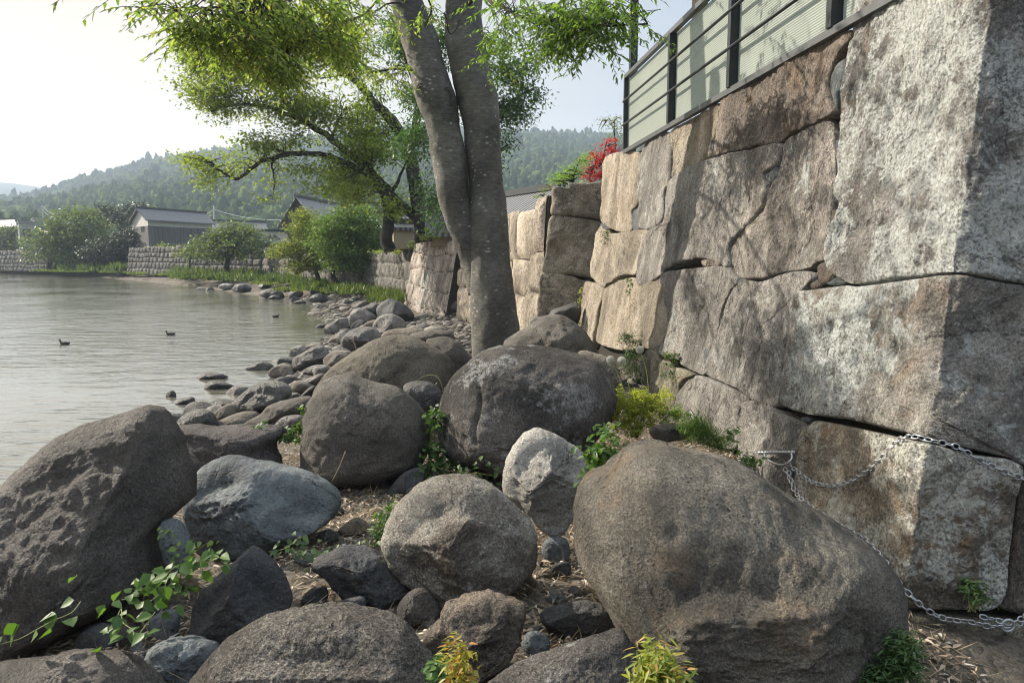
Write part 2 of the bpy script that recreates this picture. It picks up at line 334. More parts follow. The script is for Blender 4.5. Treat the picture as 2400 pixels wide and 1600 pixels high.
def boulder(reg, poly, mat, label, name='boulder', cat='boulder', D=None, base=None, nose=None, depth=.8, box=.85, seed=None, facets=0, amp=1.0, res=None, group=None, ridge=0.3, cracks=(), planes=()):
    pn = nat(reg, poly); c = nat(reg, [nose])[0] if nose is not None else centroid(pn)
    sz = np.sqrt(np.ptp(pn[:, 0])*np.ptp(pn[:, 1]))/2
    if D is None:
        lo = pn[np.argmax(pn[:, 1])] if base is None else nat(reg, [base])[0]
        Dc = PG(*lo); D = Dc+.16*depth*sz*Dc/FPX
    rw = sz*D/FPX; T = depth*rw; seed = seed if seed is not None else _seed[0]+int(pn[0, 0]) % 97; _seed[0] += 1
    n = res or int(np.clip(sz*1.1, 22, 300)); m = max(12, n//2)
    r, d = radial(pn, c, n)
    th = np.arange(n)*2*math.pi/n; ph = np.linspace(0, math.pi, m+1)[1:-1]
    s = np.sin(ph)**box; C0 = P(c[0], c[1], D); sc = D/FPX
    off = (d*r[:, None])*sc                       # outline offsets, image plane metres
    cz = -np.sign(np.cos(ph))*np.abs(np.cos(ph))**.9*T
    gr = np.where(cz < 0, 1+cz/D, 1.0)[:, None, None]     # taper towards the viewer, as the outline seen there demands
    V = C0+s[:, None, None]*gr*(off[None, :, 0:1]*RGT-off[None, :, 1:2]*UPV)
    V = V+cz[:, None, None]*np.array([0, 1.0, 0])
    V = V.reshape(-1, 3); V = np.vstack([V, C0+[0, -T, 0], C0+[0, T, 0]])
    # normals (approx, from centre) for displacement
    cc = P(*centroid(pn), D); N = V-cc; N /= np.linalg.norm(N, axis=1)[:, None]+1e-9
    q = V+seed*3.7; w = np.clip(1.15-np.abs(np.concatenate([np.repeat(s, n), [0, 0]]))**6, .15, 1)
    ro = np.random.RandomState(seed+3)
    for f in range(facets):
        a = ro.normal(size=3); a[1] = -abs(a[1])*1.2; a /= np.linalg.norm(a); dd = (V-cc)@a; lim = ro.uniform(.55, .8)*dd.max(); V = V-np.maximum(0, dd-lim)[:, None]*a*.85*w[:, None]
    for pl in planes:
        a = np.array(pl[:3], float); a /= np.linalg.norm(a); dd = (V-cc)@a; lim = pl[3]*dd.max(); ex = np.maximum(0, dd-lim); V = V-(ex*.88*np.clip(w*1.4, 0, 1))[:, None]*a
    k0 = 1/rw
    dis = rw*.10*amp*fbm(q, .9*k0, 3, seed)+rw*.030*amp*fbm(q, 3.5*k0, 3, seed+9)
    dis += rw*.012*fbm(q, 8*k0, 3, seed+31, .6)+.004*fbm(q*[1, 1, .8], 9, 3, seed+33, ridge=True)*(n > 60)
    if ridge: dis += rw*.05*ridge*fbm(q*[1, 1, 1.6], 2.2*k0, 4, seed+21, ridge=True)
    small = .007*fbm(q, 16, 4, seed+5, .68) if n > 60 else 0
    V = V+N*(dis*w+small)[:, None]
    for (ax, ay, bx, by, cw) in cracks:           # grooves across the front face
        a, b2 = nat(reg, [(ax, ay), (bx, by)]); rel = V-CAM; dep = rel@FWD; px = 1200+rel@RGT/dep*FPX; py = 800-rel@UPV/dep*FPX
        e = b2-a; L = np.hypot(*e); t = np.clip(((px-a[0])*e[0]+(py-a[1])*e[1])/L**2, 0, 1)
        dist = np.hypot(px-a[0]-t*e[0]+6*np.sin(t*9), py-a[1]-t*e[1]); V = V-N*(np.exp(-(dist/cw)**2)*.03*(V[:, 1] < cc[1]))[:, None]
    i = (np.arange(m-2)[:, None]*n); j = np.arange(n)[None]; kk = (j+1) % n; M = (m-1)*n
    F = np.stack([i+j, i+n+j, i+n+kk, i+kk], -1).reshape(-1, 4); jj = np.arange(n); k1 = (jj+1) % n
    F2 = np.vstack([np.stack([jj, k1, np.full(n, M)], 1), np.stack([M-n+k1, M-n+jj, np.full(n, M+1)], 1)])
    o = mk(name, V, [F, F2], mat); tag(o, label, cat, group); return o
brown = rockmat('brown_granite', (.125, .11, .098), (.23, .205, .182), sc=.8, speck=.5, grain=85, stain=.45, lichen=.12, lsc=9, bump=1.5, rough=.6)
brown2 = rockmat('fine_brown_granite', (.12, .108, .092), (.215, .193, .165), speck=.5, grain=95, stain=.35, bump=1.2, lichen=.1, lsc=12, lich=(.34, .33, .3), rough=.7)
spotted = rockmat('lichen_spotted_granite', (.06, .055, .052), (.2, .18, .162), sc=.8, speck=.6, grain=80, stain=.5, lich=(.46, .46, .44), lichen=.42, lsc=7, bump=1.3)
pale = rockmat('pale_granite', (.5, .475, .43), (.72, .69, .63), speck=.3, grain=75, stain=.12, bump=1.5, orange=.06)
grain_ = rockmat('rough_granite', (.24, .205, .17), (.64, .6, .52), sc=1.1, speck=.5, grain=80, stain=.4, bump=1.8, lichen=.4, lich=(.62, .61, .57), lsc=5, orange=.2)
blue = rockmat('blue_grey_stone', (.065, .075, .083), (.15, .168, .175), speck=.22, grain=60, stain=.4, bump=.9, moss=.12, rough=.75)
slate = rockmat('dark_slate', (.05, .052, .056), (.105, .105, .104), speck=.3, grain=60, stain=.4, bump=1.0, rough=.8, orange=.1)
mossy = rockmat('mossy_granite', (.075, .068, .056), (.2, .18, .147), sc=.9, speck=.55, grain=90, stain=.45, lichen=.16, lich=(.36, .37, .35), lsc=14, orange=.3, bump=1.0)
tan = rockmat('tan_stone', (.17, .145, .11), (.3, .26, .2), speck=.4, grain=70, stain=.4, orange=.4, moss=.1)
wet = rockmat('wet_grey_rock', (.06, .058, .055), (.17, .163, .152), speck=.4, grain=50, stain=.5, rough=.42, bump=1.2)
shore = rockmat('shore_rock', (.13, .12, .11), (.3, .28, .255), speck=.4, grain=50, stain=.6, rough=.6, bump=1.4)
dun = rockmat('dun_rock', (.14, .12, .1), (.26, .23, .19), speck=.5, grain=60, stain=.4)
blk = rockmat('black_rock', (.035, .035, .037), (.085, .083, .08), speck=.4, grain=50, stain=.4, rough=.6)
def B(*a, **k): return boulder(*a, **k)
B('1', [(20, 560), (60, 480), (150, 400), (250, 310), (400, 230), (560, 180), (680, 140), (760, 118), (820, 135), (870, 190), (910, 250), (930, 330), (960, 420), (985, 500), (985, 620), (920, 670), (840, 700), (855, 790), (875, 900), (850, 1000), (720, 1090), (560, 1190), (400, 1275), (260, 1350), (130, 1370), (60, 1280), (25, 1100), (18, 800)], brown,
  'huge brown granite boulder with a sloping sunlit shoulder at the left edge by the water', base=(520, 1290), nose=(430, 1060), depth=.8, box=.7, amp=.45, ridge=.3, planes=[(-.1, -.8, .6, .74), (.8, -.6, .1, .78)])
B('1', [(925, 330), (1000, 370), (1050, 430), (1030, 510), (990, 600), (900, 600), (890, 420)], brown, 'low brown rock peeping out behind the huge left boulder, right of its peak', name='rock', cat='rock', D=4.9)
B('1', [(980, 600), (990, 520), (1040, 440), (1110, 395), (1200, 385), (1320, 410), (1480, 440), (1600, 470), (1700, 520), (1785, 595), (1765, 680), (1700, 740), (1600, 800), (1500, 860), (1350, 895), (1150, 880), (1060, 860), (1000, 800), (985, 700)], blue,
  'smooth blue-grey boulder with pale veins beside the huge brown one', nose=(1300, 690), depth=.85, amp=.6, ridge=.4, planes=[(-.3, -.5, .8, .6), (-.3, -.95, .1, .66), (.5, -.6, .6, .6)])
B('1', [(835, 740), (880, 708), (930, 712), (970, 760), (1010, 860), (1010, 960), (930, 980), (860, 900)], blue, 'small smooth slate-blue rock wedged between the huge brown boulder and the blue-grey one', name='rock', cat='rock', D=3.85, depth=.6)
B('1', [(1000, 1240), (1010, 1150), (1080, 1060), (1180, 980), (1290, 880), (1340, 880), (1400, 930), (1470, 1000), (1520, 1090), (1530, 1160), (1440, 1240), (1300, 1320), (1150, 1380), (1040, 1350), (1000, 1290)], slate,
  'dark pointed triangular rock with a sharp crest, in front of the blue-grey boulder', name='rock', cat='rock', nose=(1210, 1080), planes=[(-.7, -.5, .5, .5), (.65, -.65, .4, .5), (0, -1, -.1, .7)], amp=.6, ridge=.5, depth=.75)
B('2', [(-340, 1620), (-284, 1480), (-194, 1380), (-84, 1310), (36, 1250), (200, 1228), (440, 1212), (600, 1235), (750, 1275), (830, 1330), (880, 1400), (950, 1500), (985, 1640), (700, 1850), (0, 1850)], rockmat('pitted_granite', (.10, .088, .076), (.2, .18, .155), speck=.75, grain=62, stain=.45, lichen=.2, lich=(.38, .36, .32), lsc=22, bump=1.6),
  'wide low pitted granite boulder cut off by the bottom edge of the photo', nose=(250, 1500), depth=.8, amp=.5, planes=[(0, -.35, .93, .62), (0, -1, .2, .7)], base=(250, 1750))
B('1', [(-140, 1540), (0, 1480), (200, 1462), (400, 1420), (560, 1410), (680, 1440), (760, 1490), (840, 1580), (900, 1760), (-140, 1800)], brown, 'low brown boulder top in the bottom left corner', nose=(300, 1650), depth=.7, base=(300, 1780), ridge=.6)
B('1', [(775, 1400), (850, 1355), (1020, 1345), (1120, 1370), (1140, 1410), (1060, 1490), (1010, 1570), (900, 1580), (810, 1520), (770, 1450)], blue, 'flat blue-grey rock between the two low boulders at the bottom left', name='rock', cat='rock', facets=3, ridge=.5)
for p, mt, lb in [
    ([(385, 1390), (430, 1300), (510, 1260), (580, 1270), (612, 1340), (560, 1410), (400, 1430)], slate, 'rounded slate-grey cobble at the foot of the huge left boulder'),
    ([(518, 1235), (560, 1178), (640, 1190), (672, 1230), (610, 1270), (530, 1265)], slate, 'angular grey cobble touching the lower edge of the huge left boulder'),
    ([(640, 1160), (700, 1150), (830, 1190), (770, 1245), (690, 1255)], tan, 'flat tan stone under the heart-leaved vine'),
    ([(785, 1240), (860, 1190), (930, 1190), (940, 1240), (930, 1310), (880, 1350), (820, 1310)], blue, 'blue-grey cobble left of the dark triangular rock'),
    ([(620, 1300), (690, 1260), (735, 1320), (720, 1390), (640, 1380)], brown, 'dark brown cobble among vine leaves at the lower left'),
    ([(700, 1420), (760, 1400), (790, 1470), (800, 1540), (740, 1500)], slate, 'narrow dark stone squeezed beside the flat blue-grey rock'),
    ([(-60, 1000), (5, 850), (22, 1100), (60, 1300), (130, 1390), (0, 1440), (-80, 1420)], dun, 'shaded rock at the very left edge behind the huge boulder')]:
    B('1', p, mt, lb, name='cobble' if 'cobble' in lb else 'rock', cat='stone', facets=2, depth=.7)
B('1', [(915, 245), (980, 222), (1100, 230), (1300, 226), (1455, 224), (1485, 262), (1440, 330), (1470, 420), (1440, 520), (1300, 560), (1080, 560), (950, 500), (900, 380)], rockmat('purple_brown_rock', (.085, .075, .075), (.16, .145, .135), speck=.5, grain=70, stain=.5, bump=1.4),
  'dark flat-topped rock by the water behind the blue-grey boulder', name='rock', cat='rock', nose=(1200, 330), facets=3, box=.6, D=5.9)
B('N', [(800, 878), (825, 878), (859, 893), (927, 910), (970, 940), (995, 970), (1006, 1004), (1008, 1034), (985, 1092), (912, 1118), (823, 1130), (765, 1135), (715, 1118), (709, 1060), (710, 1004), (717, 953), (736, 923), (757, 893)], brown2,
  'tall rounded brown boulder standing upright in the middle left', nose=(850, 1060), depth=.8, amp=.45, box=.78, ridge=.15)
B('8', [(790, 760), (830, 680), (900, 600), (1000, 530), (1100, 470), (1200, 440), (1290, 438), (1360, 460), (1440, 500), (1520, 550), (1565, 620), (1550, 740), (1480, 850), (1300, 960), (1000, 1000), (800, 900)], rockmat('warm_brown_granite', (.12, .105, .085), (.21, .185, .148), speck=.5, grain=80, stain=.35, moss=.08),
  'large smooth dome-shaped boulder behind the tall rounded one', nose=(1150, 730), depth=.85, amp=.45, D=7.6, ridge=.1)
B('8', [(1405, 475), (1450, 450), (1520, 445), (1590, 480), (1640, 540), (1668, 580), (1640, 660), (1560, 700), (1500, 600)], brown2, 'rounded brown boulder between the dome-shaped one and the foot of the tree', D=8.6)
B('8', [(1160, 445), (1200, 408), (1330, 396), (1400, 410), (1430, 440), (1400, 500), (1200, 490)], dun, 'flat tan boulder top just behind the dome-shaped boulder', D=9.4)
B('8', [(1300, 440), (1400, 412), (1500, 410), (1560, 435), (1560, 480), (1450, 500), (1330, 490)], brown2, 'low pinkish brown boulder between the flat tan one and the tree foot', D=9.0)
B('N', [(1029, 961), (1038, 923), (1063, 881), (1097, 851), (1131, 825), (1165, 812), (1208, 810), (1272, 812), (1335, 825), (1402, 850), (1430, 884), (1445, 922), (1439, 968), (1414, 1010), (1376, 1055), (1330, 1098), (1260, 1120), (1180, 1114), (1120, 1092), (1046, 1065), (1029, 1025)], spotted,
  'big round dark boulder with white lichen spots in front of the tree', nose=(1200, 1010), depth=.85, amp=.45, box=.8, ridge=.12, cracks=[(1122, 830, 1116, 1040, 4)])
B('2', [(1290, 560), (1310, 420), (1370, 300), (1450, 245), (1520, 250), (1640, 310), (1735, 370), (1745, 440), (1720, 560), (1680, 680), (1600, 795), (1540, 790), (1470, 740), (1400, 660), (1330, 600)], pale,
  'pale angular whitish granite rock leaning on the round central boulder', name='rock', cat='rock', nose=(1530, 430), depth=.85, amp=.6, ridge=.7, planes=[(-.5, -.6, .62, .55), (.6, -.5, .6, .6), (.3, -.9, -.2, .6), (-.8, -.5, -.1, .7)], D=4.55)
B('2', [(660, 830), (680, 740), (720, 650), (800, 570), (900, 510), (1000, 488), (1130, 490), (1230, 520), (1310, 580), (1380, 670), (1450, 740), (1475, 820), (1470, 930), (1430, 1010), (1350, 1060), (1230, 1110), (1100, 1130), (1010, 1155), (930, 1130), (860, 1080), (750, 1010), (690, 920)], grain_,
  'rough round grey and white boulder in the centre foreground', nose=(1060, 850), depth=.9, amp=.5, ridge=.4, planes=[(-.5, -.5, .7, .66), (-.5, -.85, -.15, .68), (.5, -.85, .1, .68), (.5, -.2, .85, .7)])
B('2', [(290, 940), (400, 880), (480, 870), (640, 910), (700, 940), (760, 1010), (835, 1070), (790, 1110), (690, 1165), (580, 1140), (480, 1130), (410, 1060), (360, 1000)], slate, 'dark slate slab lying left of the round central boulder', name='rock', cat='rock', facets=4, ridge=.8, nose=(560, 960))
B('2', [(870, 1340), (960, 1260), (970, 1200), (1050, 1150), (1180, 1115), (1290, 1130), (1380, 1160), (1420, 1200), (1400, 1290), (1390, 1350), (1330, 1440), (1220, 1520), (1120, 1560), (1000, 1490), (890, 1400)], rockmat('rusty_rock', (.1, .085, .07), (.22, .18, .14), speck=.5, grain=60, stain=.5, orange=.35, bump=1.6),
  'blocky rusty brown rock below the round central boulder', name='rock', cat='rock', nose=(1160, 1290), planes=[(-.2, -.45, .85, .5), (-.6, -.8, .1, .6), (.5, -.85, .1, .6)], amp=.9, ridge=.8, box=.7)
B('2', [(735, 1190), (790, 1105), (870, 1075), (950, 1140), (965, 1210), (880, 1260), (780, 1240)], brown, 'small brown rock tucked under the left side of the round central boulder', name='rock', cat='rock', facets=3)
B('N', [(1130, 1620), (1180, 1585), (1225, 1562), (1296, 1532), (1400, 1496), (1459, 1480), (1478, 1503), (1510, 1555), (1530, 1640), (1400, 1740), (1180, 1740)], spotted, 'sloping grey boulder cut off at the bottom edge, left of the maple seedling', base=(1350, 1700), nose=(1350, 1630), depth=.6, ridge=.5, facets=2)
B('3', [(106, 860), (103, 700), (126, 585), (185, 512), (272, 462), (335, 380), (372, 306), (430, 278), (510, 276), (620, 298), (760, 345), (900, 395), (1030, 450), (1130, 530), (1260, 620), (1400, 695), (1540, 785), (1650, 875), (1712, 960), (1732, 1060), (1722, 1170), (1700, 1300), (1640, 1420), (1540, 1520), (1400, 1650), (1000, 1720), (640, 1680), (430, 1420), (300, 1210), (200, 1040), (130, 940)], mossy,
  'enormous flat-topped boulder filling the lower right against the stone wall', nose=(940, 1230), depth=1.3, amp=.3, box=.74, ridge=.5, planes=[(-.14, -.40, .9, .38), (-.05, -1, .0, .52), (.6, -.75, .1, .7), (-.8, -.5, .2, .75)], base=(1000, 1560))
B('N', [(1178, 812), (1205, 783), (1233, 766), (1263, 747), (1306, 739), (1335, 748), (1369, 774), (1395, 813), (1420, 860), (1400, 920), (1300, 930), (1190, 900)], brown2, 'dark brown boulder with a rounded top right beside the tree foot', D=9.2)
B('N', [(1351, 834), (1395, 828), (1438, 848), (1455, 890), (1462, 940), (1430, 990), (1350, 960)], dun, 'brown boulder half hidden behind the big lichen-spotted one, on its right', D=6.6)
B('B', [(1525, 1400), (1560, 1350), (1700, 1330), (1740, 1280), (1860, 1240), (1985, 1200), (2010, 1300), (1950, 1420), (1700, 1450), (1560, 1440)], blk, 'black slab leaning against the foot of the stone bastion', name='rock', cat='rock', D=13.6, facets=4)
for p, mt, lb in [
    ([(680, 580), (760, 480), (840, 440), (888, 450), (870, 515), (780, 585), (700, 600)], slate, 'flat dark slab lying on the litter in front of the tall rounded boulder'),
    ([(430, 765), (520, 700), (570, 716), (605, 760), (500, 795), (440, 785)], tan, 'sunlit flat tan stone right of the blue-grey boulder'),
    ([(240, 1120), (300, 1068), (370, 1068), (375, 1130), (320, 1172), (250, 1168)], slate, 'small dark stone between the triangular rock and the slate slab'),
    ([(320, 1215), (400, 1160), (560, 1115), (578, 1180), (500, 1235), (360, 1245)], slate, 'long grey stone at the upper edge of the wide pitted boulder'),
    ([(1498, 900), (1510, 830), (1560, 798), (1630, 815), (1648, 880), (1630, 935), (1550, 940)], blue, 'grey-green cobble below the pale angular rock'),
    ([(1545, 965), (1600, 935), (1652, 942), (1645, 1005), (1590, 1015)], slate, 'half buried dark cobble under the grey-green one'),
    ([(1392, 1370), (1420, 1310), (1470, 1298), (1532, 1330), (1542, 1385), (1500, 1435), (1420, 1435)], blue, 'round grey-blue cobble right of the rusty rock'),
    ([(1495, 1250), (1540, 1170), (1700, 1140), (1850, 1180), (1900, 1260), (1750, 1320), (1600, 1330)], slate, 'flat dark slab half covered by dry leaves beside the enormous boulder')]:
    B('2', p, mt, lb, name='cobble' if 'cobble' in lb else 'stone', cat='stone', facets=3, depth=.7)
B('8', [(1280, 730), (1340, 690), (1440, 700), (1500, 760), (1500, 860), (1440, 910), (1370, 870)], blk, 'black mossy rock in the gap between the tall rounded boulder and the lichen-spotted one', name='rock', cat='rock', D=6.9, ridge=1)
B('D', [(670, 890), (780, 840), (960, 828), (1050, 855), (1030, 960), (900, 990), (740, 990)], mossy, 'flat brown rock beside the yellow-green plant clump', name='rock', cat='rock', D=5.9, facets=2)
A = [('1560,640 1600,570 1700,500 1850,490 1930,560 1950,620 1850,690 1700,730 1600,720', wet, 'dark ridged shore rock with a bare vine, left of the flat tan boulder top'),
     ('1850,500 1900,410 2000,370 2080,390 2155,450 2150,520 2020,560 1930,570', shore, 'sunlit grey shore rock leaning on the dark ridged rock'),
     ('1890,320 1980,240 2050,240 2150,290 2240,390 2210,440 2150,460 2080,450 2000,440 1920,420', blk, 'big black angular rock at the foot of the middle stone wall'),
     ('1765,320 1850,280 1920,290 1930,380 1880,420 1800,390', wet, 'grey rock against the left side of the big black angular rock'),
     ('1640,390 1680,330 1760,320 1880,390 1895,430 1860,510 1740,520 1670,510 1640,460', shore, 'pale-topped dark shore rock between the water and the sunlit grey rock'),
     ('1480,455 1560,410 1645,420 1650,500 1560,530 1500,490', shore, 'rounded grey shore rock at the water, nearest of the pale group'),
     ('1388,535 1440,470 1500,468 1545,520 1535,555 1410,555', shore, 'pale rounded rock with its foot in the lake'),
     ('1500,590 1560,530 1655,535 1640,600 1550,625', shore, 'bright flat rock left of the dark ridged shore rock'),
     ('1078,745 1110,690 1200,655 1250,680 1300,710 1220,760 1130,780', shore, 'pale wet rock standing in the shallows behind the cracked rock'),
     ('1118,860 1130,780 1230,720 1300,680 1400,668 1455,740 1455,810 1400,870 1280,895 1150,895', wet, 'cracked dark rock with a pale top in the shallows'),
     ('1398,795 1480,722 1560,710 1675,720 1640,800 1500,880 1425,860', dun, 'flat-topped wedge-shaped rock between the cracked rock and the dome-shaped boulder'),
     ('1290,885 1370,850 1455,858 1440,930 1340,955 1300,930', shore, 'light grey stone below the wedge-shaped rock'),
     ('678,885 740,840 850,808 945,850 948,892 850,915 720,912', wet, 'lone pale-topped rock furthest out in the lake'),
     ('230,972 290,920 420,922 555,938 480,975 400,992 280,996', wet, 'low flat rock awash in the lake, the further of the flat pair'),
     ('303,1065 360,990 450,990 582,1042 520,1068 400,1090 320,1088', wet, 'low dark rock awash in the lake, the nearer of the flat pair'),
     ('490,1115 560,1050 630,1028 715,1062 660,1128 600,1142', shore, 'bright white-topped rock left of the big grey shore rock'),
     ('555,1210 640,1120 740,1040 850,1000 960,993 1050,1018 1103,1070 1090,1150 1000,1210 850,1260 790,1300 650,1295 590,1280', wet, 'big smooth grey shore rock at the water behind the upright boulder'),
     ('265,1410 330,1340 480,1220 550,1203 595,1250 590,1310 450,1390 360,1430', dun, 'slanting tan rock at the water edge, left of the long low ones'),
     ('320,1430 450,1350 600,1290 740,1273 810,1300 700,1400 560,1440', dun, 'long low tan rock next to the slanting one'),
     ('635,1420 700,1360 830,1290 900,1220 1080,1160 1300,1145 1300,1320 1150,1400 960,1430', brown2, 'long brown boulder sloping behind the tall rounded boulder'),
     ('945,1415 1000,1340 1100,1308 1215,1318 1230,1440 1080,1470 1000,1450', shore, 'creviced pale rock with vine leaves beside the tall rounded boulder'),
     ('1188,1065 1210,1000 1290,960 1400,920 1370,1040 1270,1100', shore, 'light stone at the shore touching the dome-shaped boulder'),
     ('1185,1150 1260,1060 1335,1030 1310,1150 1230,1165', blk, 'black wedge stone at the left foot of the dome-shaped boulder'),
     ('40,1195 110,1150 200,1138 220,1180 190,1232 110,1240', wet, 'small jagged rock alone in the near lake'),
     ('-30,1090 20,1078 48,1130 10,1165 -40,1155', wet, 'tiny dark rock left of the small jagged one in the lake'),
     ('1055,1160 1100,1100 1180,1108 1195,1155 1080,1180', shore, 'pale cobble right of the big smooth grey shore rock')]
for p, mt, lb in A:
    B('A', [tuple(map(float, q.split(','))) for q in p.split()], mt, lb, name='shore_rock', cat='rock', facets=4, ridge=.6, amp=1.0, depth=.9)
A = ['1318,318 1360,293 1412,322 1330,334', '1458,325 1520,300 1565,335 1480,348', '795,215 850,160 960,140 1010,160 1045,218 1000,232', '892,234 940,200 1015,220 990,246', '1088,245 1098,170 1160,133 1203,160 1222,195 1150,246',
     '1266,265 1290,210 1340,185 1400,195 1445,262 1400,280', '1285,195 1300,130 1360,103 1413,120 1425,175 1400,215', '1018,165 1030,120 1070,98 1112,120 1095,172', '1188,155 1200,113 1240,113 1255,155', '1090,255 1130,218 1195,240 1130,266',
     '1125,275 1190,243 1250,267 1200,288', '438,135 470,100 540,93 585,112 520,158', '565,168 600,108 680,98 745,142 700,175', '798,135 830,93 900,83 945,112 880,142', '232,148 270,128 315,147 280,158', '318,155 360,128 405,152 360,160',
     '1556,305 1600,243 1655,260 1660,305', '1655,310 1760,258 1825,268 1810,310 1700,330', '1328,495 1370,468 1445,475 1420,512 1350,516', '1640,250 1700,225 1760,245 1720,275', '1440,215 1490,195 1540,215 1500,240', '620,150 660,130 700,150 660,165']
for i, p in enumerate(A):
    B('A', [tuple(map(float, q.split(','))) for q in p.split()], [blk, shore, wet][(i*5+(3 if 2 <= i < 9 else 0)) % 3] if i not in (5, 6, 2, 4, 7) else blk, 'small wet shore rock at the foot of the green bank in the distance', name='shore_rock', cat='rock', facets=4, ridge=.8, depth=.9, group='small rocks along the distant shore', res=26)

ro = np.random.RandomState(9)
for i in range(26):
    x = ro.choice([ro.uniform(270, 480), ro.uniform(330, 700)]); y = 634+(x-270)*.062+ro.uniform(-2, 9); w_ = ro.uniform(5, 13); h_ = w_*ro.uniform(.35, .6)
    B('N', [(x-w_, y+h_*.6), (x-w_*.7, y-h_*.5), (x-w_*.1, y-h_), (x+w_*.6, y-h_*.6), (x+w_, y+h_*.5), (x, y+h_)], [blk, shore, wet][i % 3], 'small rock half buried in the grassy far bank', name='bank_rock', cat='rock', facets=4, ridge=.8, group='small rocks on the grassy far bank', res=22)

for i in range(42):
    while True:
        wx_, wy_ = ro.uniform(-6.5, .5), 7.5+18*ro.uniform(0, 1)**1.2; s_ = float(sd_shore([wx_], [wy_])[0])
        if -.35 < s_ < 1.0+wy_*.05 and not (wx_ > -1.6 and wy_ < 10): break
    rel = np.array([wx_, wy_, max(-.05, float(ground([wx_], [wy_])[0]))])-CAM; dep = rel@FWD; x = 1200+rel@RGT/dep*FPX; y = 800-rel@UPV/dep*FPX
    w_ = ro.uniform(.09, .27)*(1+.02*wy_)*FPX/dep; h_ = w_*ro.uniform(.35, .7); a = ro.uniform(-.35, .35)
    B('N', [(x-w_, y+h_*.4), (x-w_*.75, y-h_*(.5+a)), (x-w_*.05, y-h_), (x+w_*.7, y-h_*(.6-a)), (x+w_, y+h_*.35), (x, y+h_*.8)], [wet, shore, blk, dun, wet, slate][i % 6], 'grey rock among the many loose rocks heaped along the near shoreline', name='shore_rock', cat='rock', facets=5, ridge=.8, depth=.9, group='loose rocks heaped along the near shoreline', res=30)
# ------------------------------------------------------------------ near stone wall (battered, with a corner towards the camera)
WAZ = math.atan((1040-1200)/FPX); WD = np.array([math.sin(WAZ), math.cos(WAZ), 0])
F0 = PZ(2116, 1430, .5)
BAT = math.tan(R(9.5))
LN = np.array([-WD[1], WD[0], 0])                 # horizontal, towards the lake
WN = LN+np.array([0, 0, BAT]); WN /= np.linalg.norm(WN)
WU = np.cross(WN, WD); WU = WU if WU[2] > 0 else -WU          # up the slope
# end face: turns right at the corner
ED = np.array([math.cos(R(-7)), math.sin(R(-7)), 0]); EN0 = np.array([ED[1], -ED[0], 0]); EN = EN0+np.array([0, 0, BAT*.9]); EN /= np.linalg.norm(EN)
CE = np.cross(WN, EN); CE /= np.linalg.norm(CE); CE = CE if CE[2] > 0 else -CE   # corner edge direction
def wall_uv(px, py):
    """pixel -> (a: metres past the corner, negative on the lake face; v: height along the corner edge)"""
    p = Pplane(px, py, F0, WN); v = (p[2]-F0[2])/CE[2]; e = F0+CE*v; a = np.dot(p-e, -WD)
    if a <= 0: return a, v
    p = Pplane(px, py, F0, EN); v = (p[2]-F0[2])/CE[2]; e = F0+CE*v; return max(0, np.dot(p-e, ED)), v
def wall_pos(uv, out=0.0, rnd=.05):
    a = uv[:, 0]; v = uv[:, 1]; base = F0+CE*v[:, None]
    t = np.clip((a/rnd+1)/2, 0, 1); t = t*t*(3-2*t)
    al = np.minimum(a, 0)-.0; ar = np.maximum(a, 0)
    pos = base-WD*(al)[:, None]+ED*ar[:, None]
    n = WN*(1-t)[:, None]+EN*t[:, None]; n /= np.linalg.norm(n, axis=1)[:, None]
    pull = -.018*np.exp(-(a/rnd)**2)              # soften the arris
    return pos+n*(pull+out)[:, None] if isinstance(pull, np.ndarray) else pos, n
